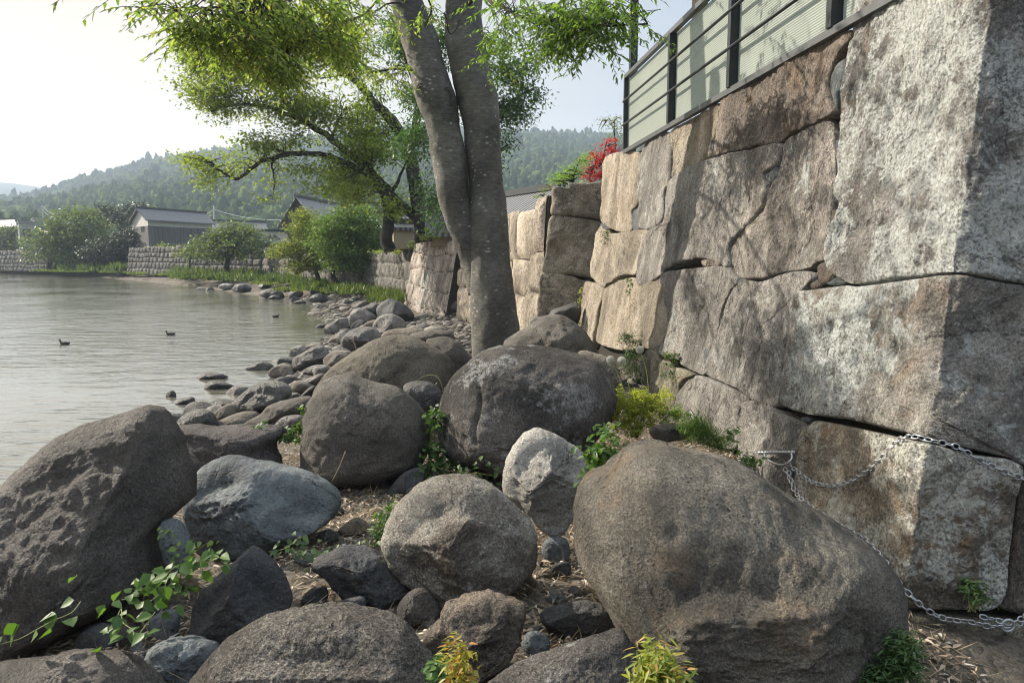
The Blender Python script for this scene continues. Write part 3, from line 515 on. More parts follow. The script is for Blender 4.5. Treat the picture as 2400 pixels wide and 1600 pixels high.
def wall_block(parent, reg, poly, mat, seed, name='wall_block', cell=.014, rough=1.0, bevel=.015, proud=0.0, label=None, back=.3, native=None):
    pn = nat(reg, poly) if native is None else np.array(native, float)
    q = closed(pn, 240); uv = np.array([wall_uv(*p) for p in q]); c = centroid(uv)
    # resample radially about the centroid
    rr = np.linalg.norm(uv-c, axis=1); size = rr.mean()
    n = int(np.clip(2*math.pi*size/cell, 24, 420)); m = int(np.clip(size/cell*.95, 6, 80))
    e = np.roll(uv, -1, 0)-uv; th = np.arange(n)*2*math.pi/n; d = np.stack([np.cos(th), np.sin(th)], 1); a = uv-c; r = np.zeros(n)
    for i in range(n):
        den = d[i, 0]*e[:, 1]-d[i, 1]*e[:, 0]; den = np.where(np.abs(den) < 1e-12, 1e-12, den)
        t = (a[:, 0]*e[:, 1]-a[:, 1]*e[:, 0])/den; u = (a[:, 0]*d[i, 1]-a[:, 1]*d[i, 0])/den; ok = (u >= -1e-6) & (u <= 1+1e-6) & (t > 0); r[i] = t[ok].max() if ok.any() else size*.3
    s = np.linspace(0, 1, m+1)[1:]**.85
    U = c+s[:, None, None]*(d*r[:, None])[None]; jit = .008*fbm(np.stack([U[..., 0].ravel()*6, U[..., 1].ravel()*6, np.full(U[..., 0].size, seed)], 1), 3, 3, seed)
    U = U.reshape(-1, 2); U = np.vstack([U, c]); dist = np.concatenate([((1-s)[:, None]*r[None]).ravel(), [r.min()]])
    pos, nn = wall_pos(U)
    prof = -(bevel*1.5)*np.exp(-dist/(bevel*.75)); w = 1-np.exp(-dist/(bevel*.6))
    ql = np.stack([U[:, 0], U[:, 1]*.7, np.full(len(U), seed*1.7)], 1)
    dis = prof+proud+w*rough*(.038*fbm(ql, 1.7, 3, seed)+.010*fbm(ql, 6, 3, seed+2, .55)+.014*fbm(ql*[1, .7, 1], 4.5, 4, seed+8, ridge=True)+.005*fbm(ql*[2.6, .5, 1], 9, 3, seed+12))+rough*.006*fbm(ql, 24, 4, seed+4, .7)
    pos = pos+nn*dis[:, None]
    ring = pos[(m-1)*n:m*n]; nr = nn[(m-1)*n:m*n]; bk = ring-nr*back
    V = np.vstack([pos, bk]); i = np.arange(m-1)[:, None]*n; j = np.arange(n)[None]; kk = (j+1) % n
    F = np.stack([i+j, i+n+j, i+n+kk, i+kk], -1).reshape(-1, 4); jj = np.arange(n); k1 = (jj+1) % n; B0 = m*n+1
    F = np.vstack([F, np.stack([(m-1)*n+jj, B0+jj, B0+k1, (m-1)*n+k1], 1)]); F2 = np.stack([jj, k1, np.full(n, m*n)], 1)
    o = mk(name, V, [F, F2], mat, parent); 
    if label: o['label'] = label
    return o
wA = dict(streak=True, speck=.5)
g_big = rockmat('lichen_crusted_granite', (.2, .187, .175), (.39, .375, .352), speck=.45, grain=60, lichen=.64, lich=(.7, .73, .7), lsc=5, stain=.35, bump=1.6, orange=.15)
g_big2 = rockmat('weathered_corner_granite', (.2, .187, .17), (.385, .365, .33), speck=.45, grain=60, lichen=.53, lich=(.66, .7, .68), lsc=3.2, stain=.35, bump=1.5, orange=.35)
g_low = rockmat('patchy_corner_granite', (.2, .17, .135), (.38, .33, .26), speck=.5, grain=60, lichen=.52, lich=(.7, .7, .63), lsc=4.5, stain=.5, bump=1.4, orange=.5)
g_mid = rockmat('pinkish_grey_granite', (.2, .187, .172), (.365, .343, .315), lichen=.34, lich=(.58, .6, .57), lsc=6, stain=.35, bump=1.4, **wA)
g_midl = rockmat('grey_granite_with_pale_lichen', (.22, .195, .175), (.39, .355, .315), lichen=.42, lich=(.6, .65, .63), lsc=3.4, stain=.4, bump=1.4, **wA)
g_tan = rockmat('warm_tan_granite', (.29, .25, .195), (.45, .395, .32), lichen=.06, stain=.25, bump=1.5, orange=.3, **wA)
g_drk = rockmat('dark_stained_granite', (.13, .11, .095), (.27, .23, .195), lichen=.1, lich=(.4, .4, .38), lsc=9, stain=.5, bump=1.4, orange=.25, **wA)
g_chip = rockmat('dark_blue_chip_stone', (.06, .068, .075), (.13, .14, .145), speck=.3, stain=.3)
g_foot = rockmat('mossy_foot_stone', (.13, .12, .09), (.26, .235, .18), lichen=.1, stain=.5, moss=.25, speck=.5)
wall = empty('stone_wall', F0, 'near retaining wall of huge fitted granite blocks with a corner at the right', 'stone wall')
def sh(pts, dx, dy): return [(x+dx, y+dy) for x, y in pts]
WB = [('4', [(237, 128), (392, 117), (387, 260), (378, 350), (350, 385), (347, 470), (290, 476), (208, 428), (210, 330), (214, 240)], g_tan),
      ('4', [(402, 100), (440, 52), (525, 24), (530, 200), (520, 260), (500, 300), (489, 425), (425, 466), (383, 455), (381, 380), (390, 250)], g_mid),
      ('5', [(395, 742), (470, 672), (690, 560), (672, 650), (648, 742), (622, 790), (612, 862), (500, 930), (402, 985), (388, 900)], g_tan),
      ('5', [(686, 610), (712, 532), (860, 440), (1130, 280), (1300, 205), (1404, 165), (1398, 225), (1300, 370), (1275, 470), (1290, 540), (1322, 628), (1200, 678), (1060, 738), (1000, 783), (860, 812), (730, 832), (646, 858), (648, 760)], g_drk),
      ('4', [(536, 228), (640, 166), (720, 135), (903, 97), (890, 150), (884, 300), (868, 440), (800, 540), (794, 640), (750, 616), (660, 602), (520, 638), (480, 680), (388, 722), (372, 660), (400, 530), (440, 462), (494, 424), (510, 290)], g_mid),
      ('4', [(908, 97), (1034, 68), (1016, 170), (980, 200), (972, 240), (985, 262), (958, 350), (900, 430), (848, 472), (872, 430), (888, 300), (892, 150)], g_midl),
      ('4', [(1042, 62), (1100, 20), (1180, -25), (1255, -48), (1268, 100), (1272, 300), (1260, 450), (1260, 588), (1200, 612), (1130, 642), (1040, 657), (940, 690), (862, 692), (822, 672), (798, 600), (802, 542), (850, 468), (920, 422), (965, 345), (990, 262), (1020, 180)], g_midl),
      ('4', [(1388, -538), (1365, -430), (1338, -313), (1314, -55), (1310, 120), (1308, 200), (1284, 300), (1312, 345), (1296, 430), (1266, 480), (1263, 560), (1270, 655), (1330, 702), (1400, 716), (1550, 697), (1700, 676), (1835, 658), (2000, 686), (2156, 712), (2420, 745), (2420, -640), (1900, -640), (1450, -640)], g_big),
      ('4', [(1112, 770), (1150, 748), (1330, 724), (1400, 727), (1560, 706), (1700, 688), (1845, 672), (1960, 692), (2156, 724), (2420, 765), (2420, 1592), (2156, 1530), (1900, 1472), (1700, 1418), (1550, 1386), (1350, 1338), (1180, 1316), (1080, 1288), (1032, 1250), (1047, 1100), (1078, 900)], g_big2),
      ('3', [(1290, 200), (1330, 184), (1500, 218), (1780, 280), (1870, 294), (2100, 352), (2340, 402), (2310, 600), (2280, 850), (2262, 1050), (2200, 1128), (2060, 1130), (1740, 1126), (1560, 1130), (1330, 1100), (1260, 900), (1222, 700), (1205, 560), (1200, 490), (1228, 380), (1240, 250)], g_low),
      ('3', [(2350, 410), (2640, 460), (2640, 1150), (2274, 1140), (2276, 1050), (2296, 850), (2326, 600)], g_drk),
      ('3', [(952, 92), (1000, 79), (1050, 90), (1130, 142), (1236, 190), (1250, 230), (1226, 262), (1216, 370), (1192, 520), (1195, 640), (1160, 700), (1000, 660), (915, 560), (915, 350), (925, 180)], g_mid),
      ('4', [(642, 1134), (720, 1152), (800, 1192), (866, 1222), (882, 1246), (850, 1300), (838, 1400), (830, 1470), (700, 1450), (560, 1380), (540, 1260), (592, 1170)], g_mid),
      ('4', [(484, 684), (522, 660), (660, 640), (780, 634), (822, 668), (838, 694), (800, 760), (760, 830), (738, 950), (708, 1010), (688, 1060), (683, 1128), (638, 1118), (560, 1078), (497, 1048), (476, 1024), (504, 980), (522, 900), (518, 820), (500, 740)], g_mid),
      ('4', [(232, 732), (350, 684), (384, 724), (480, 688), (496, 760), (514, 880), (502, 970), (468, 1030), (420, 1010), (300, 1020), (190, 985), (188, 930), (212, 830)], g_tan),
      ('4', [(424, 1018), (470, 1038), (490, 1056), (600, 1112), (636, 1132), (588, 1166), (556, 1246), (540, 1330), (440, 1240), (400, 1120)], g_foot),
      ('4', [(832, 702), (940, 702), (1040, 668), (1130, 654), (1190, 668), (1172, 720), (1112, 760), (1096, 800), (1080, 860), (1068, 960), (1043, 1090), (1028, 1240), (1000, 1282), (900, 1250), (840, 1202), (770, 1170), (690, 1130), (692, 1070), (720, 990), (752, 900), (778, 820)], g_mid),
      ('4', [(258, 492), (290, 482), (420, 468), (400, 530), (376, 620), (370, 668), (300, 680), (232, 716), (238, 640), (253, 560)], g_tan),
      ('4', [(200, 452), (248, 482), (248, 560), (224, 720), (177, 700), (160, 660), (172, 570)], g_tan),
      ('4', [(137, 708), (218, 736), (203, 830), (173, 985), (130, 1000), (104, 900), (118, 800)], g_tan),
      ('3', [(1722, 1168), (1900, 1156), (2200, 1188), (2352, 1196), (2640, 1210), (2640, 1560), (2352, 1640), (2000, 1700), (1500, 1640), (1640, 1400), (1700, 1300)], g_foot)]
lb = {7: 'towering corner block crusted with white lichen', 8: 'big corner block with a pale blue lichen patch', 3: 'long dark top block under the fence', 20: 'mossy foot block', 0: 'tan end block under the red bush'}
for i, (rg, pl, mt) in enumerate(WB):
    wall_block(wall, rg, pl, mt, 31+i*5, rough=1.15 if i in (7, 8) else 1.0, proud=[0, .01, -.012, .016][i % 4] if i not in (7, 8, 9) else .02, label=lb.get(i), cell=.013 if i > 2 else .02)
CH = [('4', [(985, 150), (1008, 165), (1020, 200), (1008, 240), (988, 256), (972, 240), (972, 200)]), ('5', [(1345, 325), (1362, 335), (1352, 420), (1328, 500), (1325, 600), (1300, 580), (1272, 480), (1300, 380)]), ('4', [(1052, 858), (1085, 850), (1080, 890)]),
      ('4', [(680, 1012), (712, 1002), (712, 1040), (700, 1092), (682, 1100), (676, 1050)]), ('4', [(352, 382), (384, 362), (382, 450), (370, 472), (350, 468)]), ('4', [(1115, 1325), (1148, 1320), (1155, 1348), (1122, 1352)]), ('4', [(1158, 1346), (1188, 1345), (1186, 1378), (1162, 1376)]),
      ('4', [(1200, 625), (1245, 608), (1262, 690), (1212, 722), (1196, 680)]), ('4', [(1228, 715), (1280, 678), (1336, 702), (1298, 720)]), ('4', [(1168, 700), (1198, 690), (1215, 725), (1178, 746), (1164, 730)]), ('4', [(1280, 205), (1300, 200), (1305, 250), (1276, 256)]), ('4', [(1276, 262), (1296, 300), (1290, 350), (1262, 330), (1262, 290)]),
      ('4', [(1268, 370), (1296, 385), (1290, 430), (1262, 425)]), ('4', [(1240, 480), (1262, 500), (1258, 590), (1234, 560)]), ('4', [(1280, 50), (1300, 60), (1300, 140), (1278, 150)]), ('4', [(670, 604), (720, 600), (760, 618), (740, 632), (676, 634)]), ('4', [(1780, 658), (1815, 655), (1812, 676), (1785, 678)]),
      ('5', [(632, 745), (652, 800), (655, 850), (620, 862), (614, 800)]), ('4', [(832, 690), (860, 692), (850, 712), (834, 715)]), ('4', [(208, 436), (230, 430), (250, 455), (232, 470), (206, 452)]), ('4', [(965, 300), (982, 318), (968, 350), (958, 335)])]
for i, (rg, pl) in enumerate(CH):
    wall_block(wall, rg, pl, g_chip if i not in (7, 9, 12, 13, 15) else g_drk, 400+i, name='gap_stone', cell=.012, bevel=.02, proud=-.012 if i > 1 else .01, back=.15, rough=.6)
# dark core behind the joints and the earth fill
AEND = wall_uv(1392, 560)[0]; print('AEND', AEND)
core = MB(); uvg = [(-a, v) for a in np.linspace(-2.2, 9.0, 30) for v in np.linspace(-1.0, 3.18, 12)]
uvg = np.array([(x, v) for v in np.linspace(-1.0, 3.6, 12) for x in np.concatenate([np.linspace(AEND, 0, 24), np.linspace(.1, 2.6, 8)])])
pos, nn = wall_pos(uvg); W_ = 32
topz = .28
pos = pos-nn*.13
# keep the core under the wall crown
crown = PZ(1468, 361, 0); ZTOP = Pplane(1468, 361, F0, WN)[2]
i = (np.arange(11)[:, None]*W_+np.arange(W_-1)[None]).ravel()
lim = np.where(uvg[:, 0] < -.35, ZTOP-.03, 9)
pos[:, 2] = np.minimum(pos[:, 2], lim)
core.add(pos, np.stack([i, i+1, i+W_+1, i+W_], 1)); core.build('wall_core', plainmat('dark_joint_earth', (.02, .017, .013), .95), wall)
# terrace fill on top
a0 = pos[-W_]; cor = F0+CE*((ZTOP-F0[2])/CE[2])
far = cor+WD*10.3
T = np.array([cor+WD*.2-LN*.1, far-LN*.1, far-LN*14, cor-LN*14]); T[:, 2] = ZTOP-.02
# ------------------------------------------------------------------ fence on the wall
def FP(px, py): return Pplane(px, py, FO, LN)
FO = P(1468, 361, 0); FO = Pplane(1468, 361, F0, WN)+LN*.03
ZB = FO[2]; ZT = FP(1470, 174)[2]
def fx(px, py): return np.dot(FP(px, py)-FO, WD)
fence = empty('terrace_fence', FO, 'black steel fence with ribbed translucent panels on top of the near stone wall', 'fence')
steel = plainmat('black_painted_steel', (.028, .032, .036), .38, .2, .25, 5); steelg = plainmat('worn_grey_steel', (.10, .105, .11), .4, .3, .3, 6)
post_s = [fx(1573, 240), fx(1716, 180), fx(1955, 60)]; d1 = post_s[0]-post_s[1]; s_end = post_s[2]-2.6
def q(s, z, out=0.0): p = FO+WD*s+LN*out; p[2] = z; return p
mb = MB(); mb.add(*beam(q(0, ZB+.03), q(s_end, ZB+.03), .07, .06)); mb.build('bottom_rail', steelg, fence, False)
mb = MB(); mb.add(*beam(q(0, ZT-.03), q(s_end, ZT-.03), .07, .06)); mb.build('top_rail', steelg, fence, False)
mb = MB(); mb.add(*beam(q(-.03, ZB+.061), q(-.03, ZT-.061), .07, .06, up=WD)); mb.build('end_post', steel, fence, False)
for s in post_s+[post_s[2]-(post_s[1]-post_s[2])]:
    mb = MB(); mb.add(*beam(q(s, ZB+.061), q(s, ZT-.061), .10, .08, up=WD)); mb.build('post', steel, fence, False)
zz = [ZB+(ZT-ZB)*.36, ZB+(ZT-ZB)*.66]
for z in zz:
    mb = MB(); mb.add(*tube([q(-.03, z, .045), q(s_end, z, .045)], .018, 12)); mb.build('handrail_bar', steel, fence)
m = bpy.data.materials.new('ribbed_translucent_panel'); m.use_nodes = True; nt = m.node_tree; k = NT(nt); b = nt.nodes['Principled BSDF']
tc = nt.nodes.new('ShaderNodeTexCoord').outputs['Object']
b.inputs['Base Color'].default_value = (.62, .66, .58, 1); b.inputs['Roughness'].default_value = .3
st = k.noise(k.n('ShaderNodeMapping', Vector=tc).outputs[0], 1.5, 6, .6); nt.links.new(k.mix(st, (.36, .4, .36), (.62, .65, .6)), b.inputs['Base Color'])
wv = k.n('ShaderNodeTexWave', Vector=tc, Scale=14.0); wv.bands_direction = 'Z'; wv.wave_profile = 'SIN'
nb = k.bump(wv.outputs[1], .006); nt.links.new(nb, b.inputs['Normal'])
tr = nt.nodes.new('ShaderNodeBsdfTranslucent'); tr.inputs[0].default_value = (.62, .66, .6, 1); mx = nt.nodes.new('ShaderNodeMixShader'); mx.inputs[0].default_value = .55
nt.links.new(b.outputs[0], mx.inputs[1]); nt.links.new(tr.outputs[0], mx.inputs[2]); nt.links.new(mx.outputs[0], nt.nodes['Material Output'].inputs[0])
panelm = m
ends = [-.06]+post_s+[s_end]
for s0, s1 in zip(ends[:-1], ends[1:]):
    mb = MB(); mb.add(*beam(q(s0-.05, (ZB+ZT)/2, -.045), q(s1+.05, (ZB+ZT)/2, -.045), .006, ZT-ZB-.14)); mb.build('panel', panelm, fence, False)
# tall post, rolled blind behind the fence
mb = MB(); pp = Pplane(1484, 150, FO-LN*.22, LN); s_ = np.dot(pp-FO, WD); mb.add(*beam(q(s_, ZB-.0, -.22), q(s_, ZB+3.4, -.22), .12, .12, up=WD))
tag(mb.build('pergola_post', steel, None, False), 'tall square black post rising behind the far end of the fence', 'post')
bl = Pplane(1640, 30, FO-LN*.5, LN); s_ = np.dot(bl-FO, WD); mb = MB()
for i in range(46):
    z = bl[2]+i*.022; mb.add(*tube([q(s_-.30, z, -.5), q(s_+.32, z+.003*math.sin(i), -.5)], .009, 6))
blind = mb.build('reed_blind', plainmat('dark_reed', (.05, .04, .03), .8, 0, .5, 20)); tag(blind, 'dark slatted reed blind hanging above the middle of the fence', 'blind')
pt = Pplane(1590, 68, FO-LN*.4, LN); ps, M_ = [], MB()
for i in range(9): ps.append(pt+np.array([0, 0, -.2+i*.03]))
M_.add(*tube(ps, [.05, .08, .1, .11, .115, .11, .1, .075, .03], 20)); tag(M_.build('clay_pot', plainmat('cream_clay', (.6, .45, .3), .6)), 'rounded cream pot peeking over the top rail of the fence', 'pot')
# ------------------------------------------------------------------ middle and far stone walls
def coursed(name, label, o, u, n, L, top, mat, rows=5, wr=(.5, 1.1), depth=.06, seed=1, bot=-.5, cell=7, parent=None, step=0.0, thick=.5, shear=0.0):
    """a wall face from o along u (unit) for L metres; top(s) height above o; n = face normal (battered)"""
    ro = np.random.RandomState(seed); v = np.cross(n, u); v = v if v[2] > 0 else -v; v = v/v[2]+u*shear
    mb = MB(); ss = np.linspace(0, L, 200); tp = np.array([top(s) for s in ss])
    ys = [0]; 
    for r in range(rows): ys.append(ys[-1]+ro.uniform(.7, 1.3))
    ys = np.array(ys)/ys[-1]; tmx = tp.max()
    wob = [lambda s, a=ro.uniform(0, 9), b=ro.uniform(.6, 1.6): .05*np.sin(s*b+a) for _ in range(rows+1)]
    g = np.linspace(-1, 1, cell); GX, GY = np.meshgrid(g, g); e = np.maximum(abs(GX), abs(GY)); pr = (1-e**5)
    idx = (np.arange(cell-1)[:, None]*cell+np.arange(cell-1)[None]).ravel(); Fq = np.stack([idx, idx+1, idx+cell+1, idx+cell], 1)
    for r in range(rows):
        s = -ro.uniform(0, .3)
        while s < L:
            w = ro.uniform(*wr); s0, s1 = max(s, 0), min(s+w, L); s += w
            if s1-s0 < .08: continue
            sm = (s0+s1)/2; h = float(np.interp(sm, ss, tp)); z0 = bot+(h-bot)*ys[r]+wob[r](sm)*(0 if r == 0 else 1); z1 = bot+(h-bot)*ys[r+1]+wob[r+1](sm)*(0 if r == rows-1 else 1)
            if r == rows-1: z1 += ro.uniform(-.5, .5)*step
            tl, tr = ro.uniform(-.06, .06, 2)*w
            U = (s0+s1)/2+GX*(s1-s0)/2*.985+GY*(tl if s0 > 0 else 0)*.5; W = (z0+z1)/2+GY*(z1-z0)/2*.985+GX*ro.uniform(-.04, .04)*(1 if r < rows-1 else 0)
            U = U.ravel(); W = W.ravel(); q = np.stack([U+seed, W, np.full(U.size, r+s)], 1)
            q2 = q*[1, .5, 1]; d = depth*(pr.ravel()-1)+ro.uniform(-.02, .02)+.05*fbm(q2, 1.6, 3, seed)*pr.ravel()+.02*fbm(q2, 7, 2, seed+3)*pr.ravel()
            mb.add(o+U[:, None]*u+W[:, None]*v+d[:, None]*n, Fq)
    # body behind
    back = []; S_ = np.linspace(0, L, 40)
    for s_ in S_:
        t_ = top(s_)-.03; p0 = o+u*s_+v*bot-n*depth*1.2; p1 = o+u*s_+v*t_-n*depth*1.2; nh = np.array([n[0], n[1], 0]); p2 = p1-nh*thick; p3 = p0-nh*(thick+.3)
        back += [p0, p1, p2, p3]
    i = np.arange(39)[:, None]*4; F = np.concatenate([np.stack([i+a, i+b, i+4+b, i+4+a], -1).reshape(-1, 4) for a, b in ((0, 1), (1, 2), (2, 3))]); F = np.vstack([F, [[0, 1, 2, 3], [156, 157, 158, 159]]])
    b2 = MB(); b2.add(np.array(back), F)
    if parent is None:
        par = empty(name, o, label, 'stone wall')
    else: par = parent
    mb.build('stone_face', mat, par); b2.build('wall_body', g_core, par, False); return par
g_core = plainmat('joint_earth', (.05, .043, .034), .95)  # dark brown earth colour of the bodies behind the stone joints
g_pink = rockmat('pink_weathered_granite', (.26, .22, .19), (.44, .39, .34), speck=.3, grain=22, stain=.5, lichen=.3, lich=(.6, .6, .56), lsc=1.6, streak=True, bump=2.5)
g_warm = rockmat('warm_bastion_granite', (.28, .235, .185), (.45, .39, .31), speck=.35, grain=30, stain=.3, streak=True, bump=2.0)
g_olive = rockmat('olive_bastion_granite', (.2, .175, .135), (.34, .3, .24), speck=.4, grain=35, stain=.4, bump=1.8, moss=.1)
g_far = rockmat('distant_wall_stone', (.085, .082, .07), (.2, .19, .17), speck=.3, grain=14, stain=.5, bump=3.0)
def vecaz(px): a = math.atan((px-1200)/FPX); return np.array([math.sin(a), math.cos(a), 0])
def lefty(u, bat=.16): n = np.array([-u[1], u[0], bat]); return n/np.linalg.norm(n)
# bastion: camera-facing blocks traced, lake-facing side coursed
bas = empty('stone_bastion', P(1255, 737, 14.35), 'stepped-out bastion block wall with a shaded face, right of the tree trunk', 'stone wall')
bo = P(1295, 436, 14.35); bn = np.array([-.12, -1, .14]); bn /= np.linalg.norm(bn)
def planar(parent, reg, poly, o, n, mat, seed, name='wall_block', cell=.03, back=.6, bevel=.04, rough=1.0):
    pn = closed(nat(reg, poly), 160); pts = np.array([Pplane(x, y, o, n) for x, y in pn]); a = np.cross(n, [0, 0, 1.0]); a /= np.linalg.norm(a); b = np.cross(a, n)
    uv = np.stack([(pts-o)@a, (pts-o)@b], 1); c = centroid(uv); size = np.linalg.norm(uv-c, axis=1).mean(); nn = int(np.clip(2*math.pi*size/cell, 24, 260)); m = int(np.clip(size/cell, 6, 50))
    e = np.roll(uv, -1, 0)-uv; th = np.arange(nn)*2*math.pi/nn; d = np.stack([np.cos(th), np.sin(th)], 1); A_ = uv-c; r = np.zeros(nn)
    for i in range(nn):
        den = d[i, 0]*e[:, 1]-d[i, 1]*e[:, 0]; den = np.where(np.abs(den) < 1e-12, 1e-12, den)
        t = (A_[:, 0]*e[:, 1]-A_[:, 1]*e[:, 0])/den; u = (A_[:, 0]*d[i, 1]-A_[:, 1]*d[i, 0])/den; ok = (u >= -1e-6) & (u <= 1+1e-6) & (t > 0); r[i] = t[ok].max() if ok.any() else size*.3
    s = np.linspace(0, 1, m+1)[1:]; U = (c+s[:, None, None]*(d*r[:, None])[None]).reshape(-1, 2); U = np.vstack([U, c]); dist = np.concatenate([((1-s)[:, None]*r).ravel(), [r.min()]])
    q = np.stack([U[:, 0], U[:, 1], np.full(len(U), seed*1.3)], 1); w = 1-np.exp(-dist/bevel)
    dis = -bevel*np.exp(-dist/(bevel*.6))+w*rough*(.05*fbm(q, 1.3, 3, seed)+.02*fbm(q, 6, 3, seed+1))
    pos = o+U[:, :1]*a+U[:, 1:]*b+dis[:, None]*n; ring = pos[(m-1)*nn:m*nn]; V = np.vstack([pos, ring-n*back])
    i = np.arange(m-1)[:, None]*nn; j = np.arange(nn)[None]; kk = (j+1) % nn; F = np.stack([i+j, i+nn+j, i+nn+kk, i+kk], -1).reshape(-1, 4); jj = np.arange(nn); k1 = (jj+1) % nn; B0 = m*nn+1
    F = np.vstack([F, np.stack([(m-1)*nn+jj, B0+jj, B0+k1, (m-1)*nn+k1], 1)]); return mk(name, V, [F, np.stack([jj, k1, np.full(nn, m*nn)], 1)], mat, parent)
for i, pl in enumerate([[(1745, 150), (1880, 146), (1895, 108), (2050, 112), (2230, 122), (2220, 450), (2172, 447), (1950, 418), (1738, 405), (1736, 280)],
                        [(1736, 412), (1950, 425), (2142, 456), (2200, 480), (2180, 700), (2130, 990), (2075, 985), (1900, 952), (1652, 926), (1680, 750), (1692, 600)],
                        [(1642, 936), (1900, 960), (2020, 1003), (2100, 1010), (2060, 1200), (2000, 1500), (1700, 1560), (1560, 1500), (1592, 1320), (1602, 1200), (1622, 1100)]]):
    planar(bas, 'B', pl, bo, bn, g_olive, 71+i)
bu = vecaz(735); bnl = lefty(bu, .10); b0 = Pplane(*nat('B', [(1592, 1325)])[0], bo, bn); b0 = b0-bu*.0
bv = np.cross(bnl, bu); bv = bv if bv[2] > 0 else -bv; bv /= bv[2]; bv = bv+bu*.15
def topfrom(o, n, u, v, pts):
    s_, z_ = [], []
    for x, y in pts:
        p = Pplane(x, y, o, n)-o; s_.append(p@u/(u@u)-0*p[2]); z_.append(p[2])
    s_ = [a-(v@u)*z for a, z in zip(s_, z_)]; od = np.argsort(s_); s_ = np.array(s_)[od]; z_ = np.array(z_)[od]; return lambda s: float(np.interp(s, s_, z_))
tB = topfrom(b0, bnl, bu, bv, [(1295, 436), (1250, 470), (1243, 490), (1189, 494), (1150, 512), (1090, 545), (1075, 555)])
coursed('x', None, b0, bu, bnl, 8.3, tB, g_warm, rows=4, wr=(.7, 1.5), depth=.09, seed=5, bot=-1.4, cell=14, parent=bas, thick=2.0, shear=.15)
# pinkish middle wall
c3 = PZ(1039, 739, .55); f3 = PZ(945, 710, .55); u3 = f3-c3; L3 = np.linalg.norm(u3); u3 /= L3; n3 = lefty(u3, .2)
v3 = np.cross(n3, u3); v3 = v3 if v3[2] > 0 else -v3; v3 /= v3[2]
t3 = topfrom(c3, n3, u3, v3, [(1066, 563), (1020, 562), (966, 561)])
w3 = coursed('stone_wall', 'pinkish fitted stone wall with a sunlit left edge, left of the tree trunk', c3, u3, n3, L3, t3, g_pink, rows=5, wr=(.45, 1.1), depth=.06, seed=9, bot=-.4, cell=11, thick=2.5)
u3b = np.array([.97, .24, 0]); n3b = np.array([.24, -.97, .16]); n3b /= np.linalg.norm(n3b)
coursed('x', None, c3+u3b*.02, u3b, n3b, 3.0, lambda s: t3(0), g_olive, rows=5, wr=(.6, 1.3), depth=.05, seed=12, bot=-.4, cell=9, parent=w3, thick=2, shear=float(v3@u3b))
# farther walls along the bank
fw = [((958, 694), (846, 672), 2.55, 'dim grey stone wall in the shade behind the maple on the bank', 21, 4), ((842, 671), (700, 657), 2.7, 'stone wall hidden behind the maples on the bank', 22, 4), ((690, 656), (612, 645), 3.1, 'short sunlit stone wall left of the maple', 23, 5),
      ((608, 645), (445, 641), 3.0, 'grey stone wall behind the small spreading tree', 24, 5), ((440, 641), (297, 637), 3.3, 'long grey stone wall under the light green hedge', 25, 5), ((110, 631), (-120, 627), 3.1, 'distant stone wall at the left edge of the photo', 26, 5)]
WALLPTS = []
for a, b_, zt, lab, sd, rw in fw:
    pa = PZ(*a, .75); pb = PZ(*b_, .75); u = pb-pa; L = np.linalg.norm(u); u /= L; n = lefty(u, .12); WALLPTS += [pa, pb]
    coursed('stone_wall', lab, pa, u, n, L, lambda s: zt-.75+.05*math.sin(s), g_far, rows=rw, wr=(.5, 1.2), depth=.09, seed=sd, bot=-.3, cell=6, step=.25)
# ------------------------------------------------------------------ raised land behind the walls
LZ = 2.72
lp = [far-LN*2, far-LN*.3]+[P(1300, 600, 16)]+[b0+bu*s+np.array([.6, 0, 0]) for s in (1, 5, 8.2)]+[c3+np.array([.5, .7, 0]), f3+np.array([.6, 1.2, 0])]+[p+np.array([.35, 1.3, 0]) for p in WALLPTS]
lp = np.array(lp)[:, :2]
b_l = list(map(tuple, lp)); M_ = MB(); N_ = len(lp); V = []
outp = np.array([[90, 10], [90, 14], [90, 20], [90, 25], [90, 28], [90, 30], [95, 40], [100, 60]]+[[100+i*10, 120+i*30] for i in range(len(WALLPTS))], float)
outp = outp[:N_]; outp[-1] = [-300, 700]; outp[-2] = [-200, 700]
for t in np.linspace(0, 1, 14)**2: V.append(np.column_stack([lp*(1-t)+outp*t, np.full(N_, LZ+.9*min(1, t*3))]))
V = np.concatenate(V); i = np.arange(13)[:, None]*N_; j = np.arange(N_-1)[None]; F = np.stack([i+j, i+j+1, i+N_+j+1, i+N_+j], -1).reshape(-1, 4)
grassm = plainmat('grassy_earth', (.06, .08, .025), .95, 0, .5, 1.2)
tag(mk('terrace_ground', V, F, grassm, origin=(0, 0, LZ)), kind='structure')
tag(mk('upper_terrace', T, np.array([[0, 1, 2, 3]]), grassm, origin=tuple(T[0])), kind='structure')
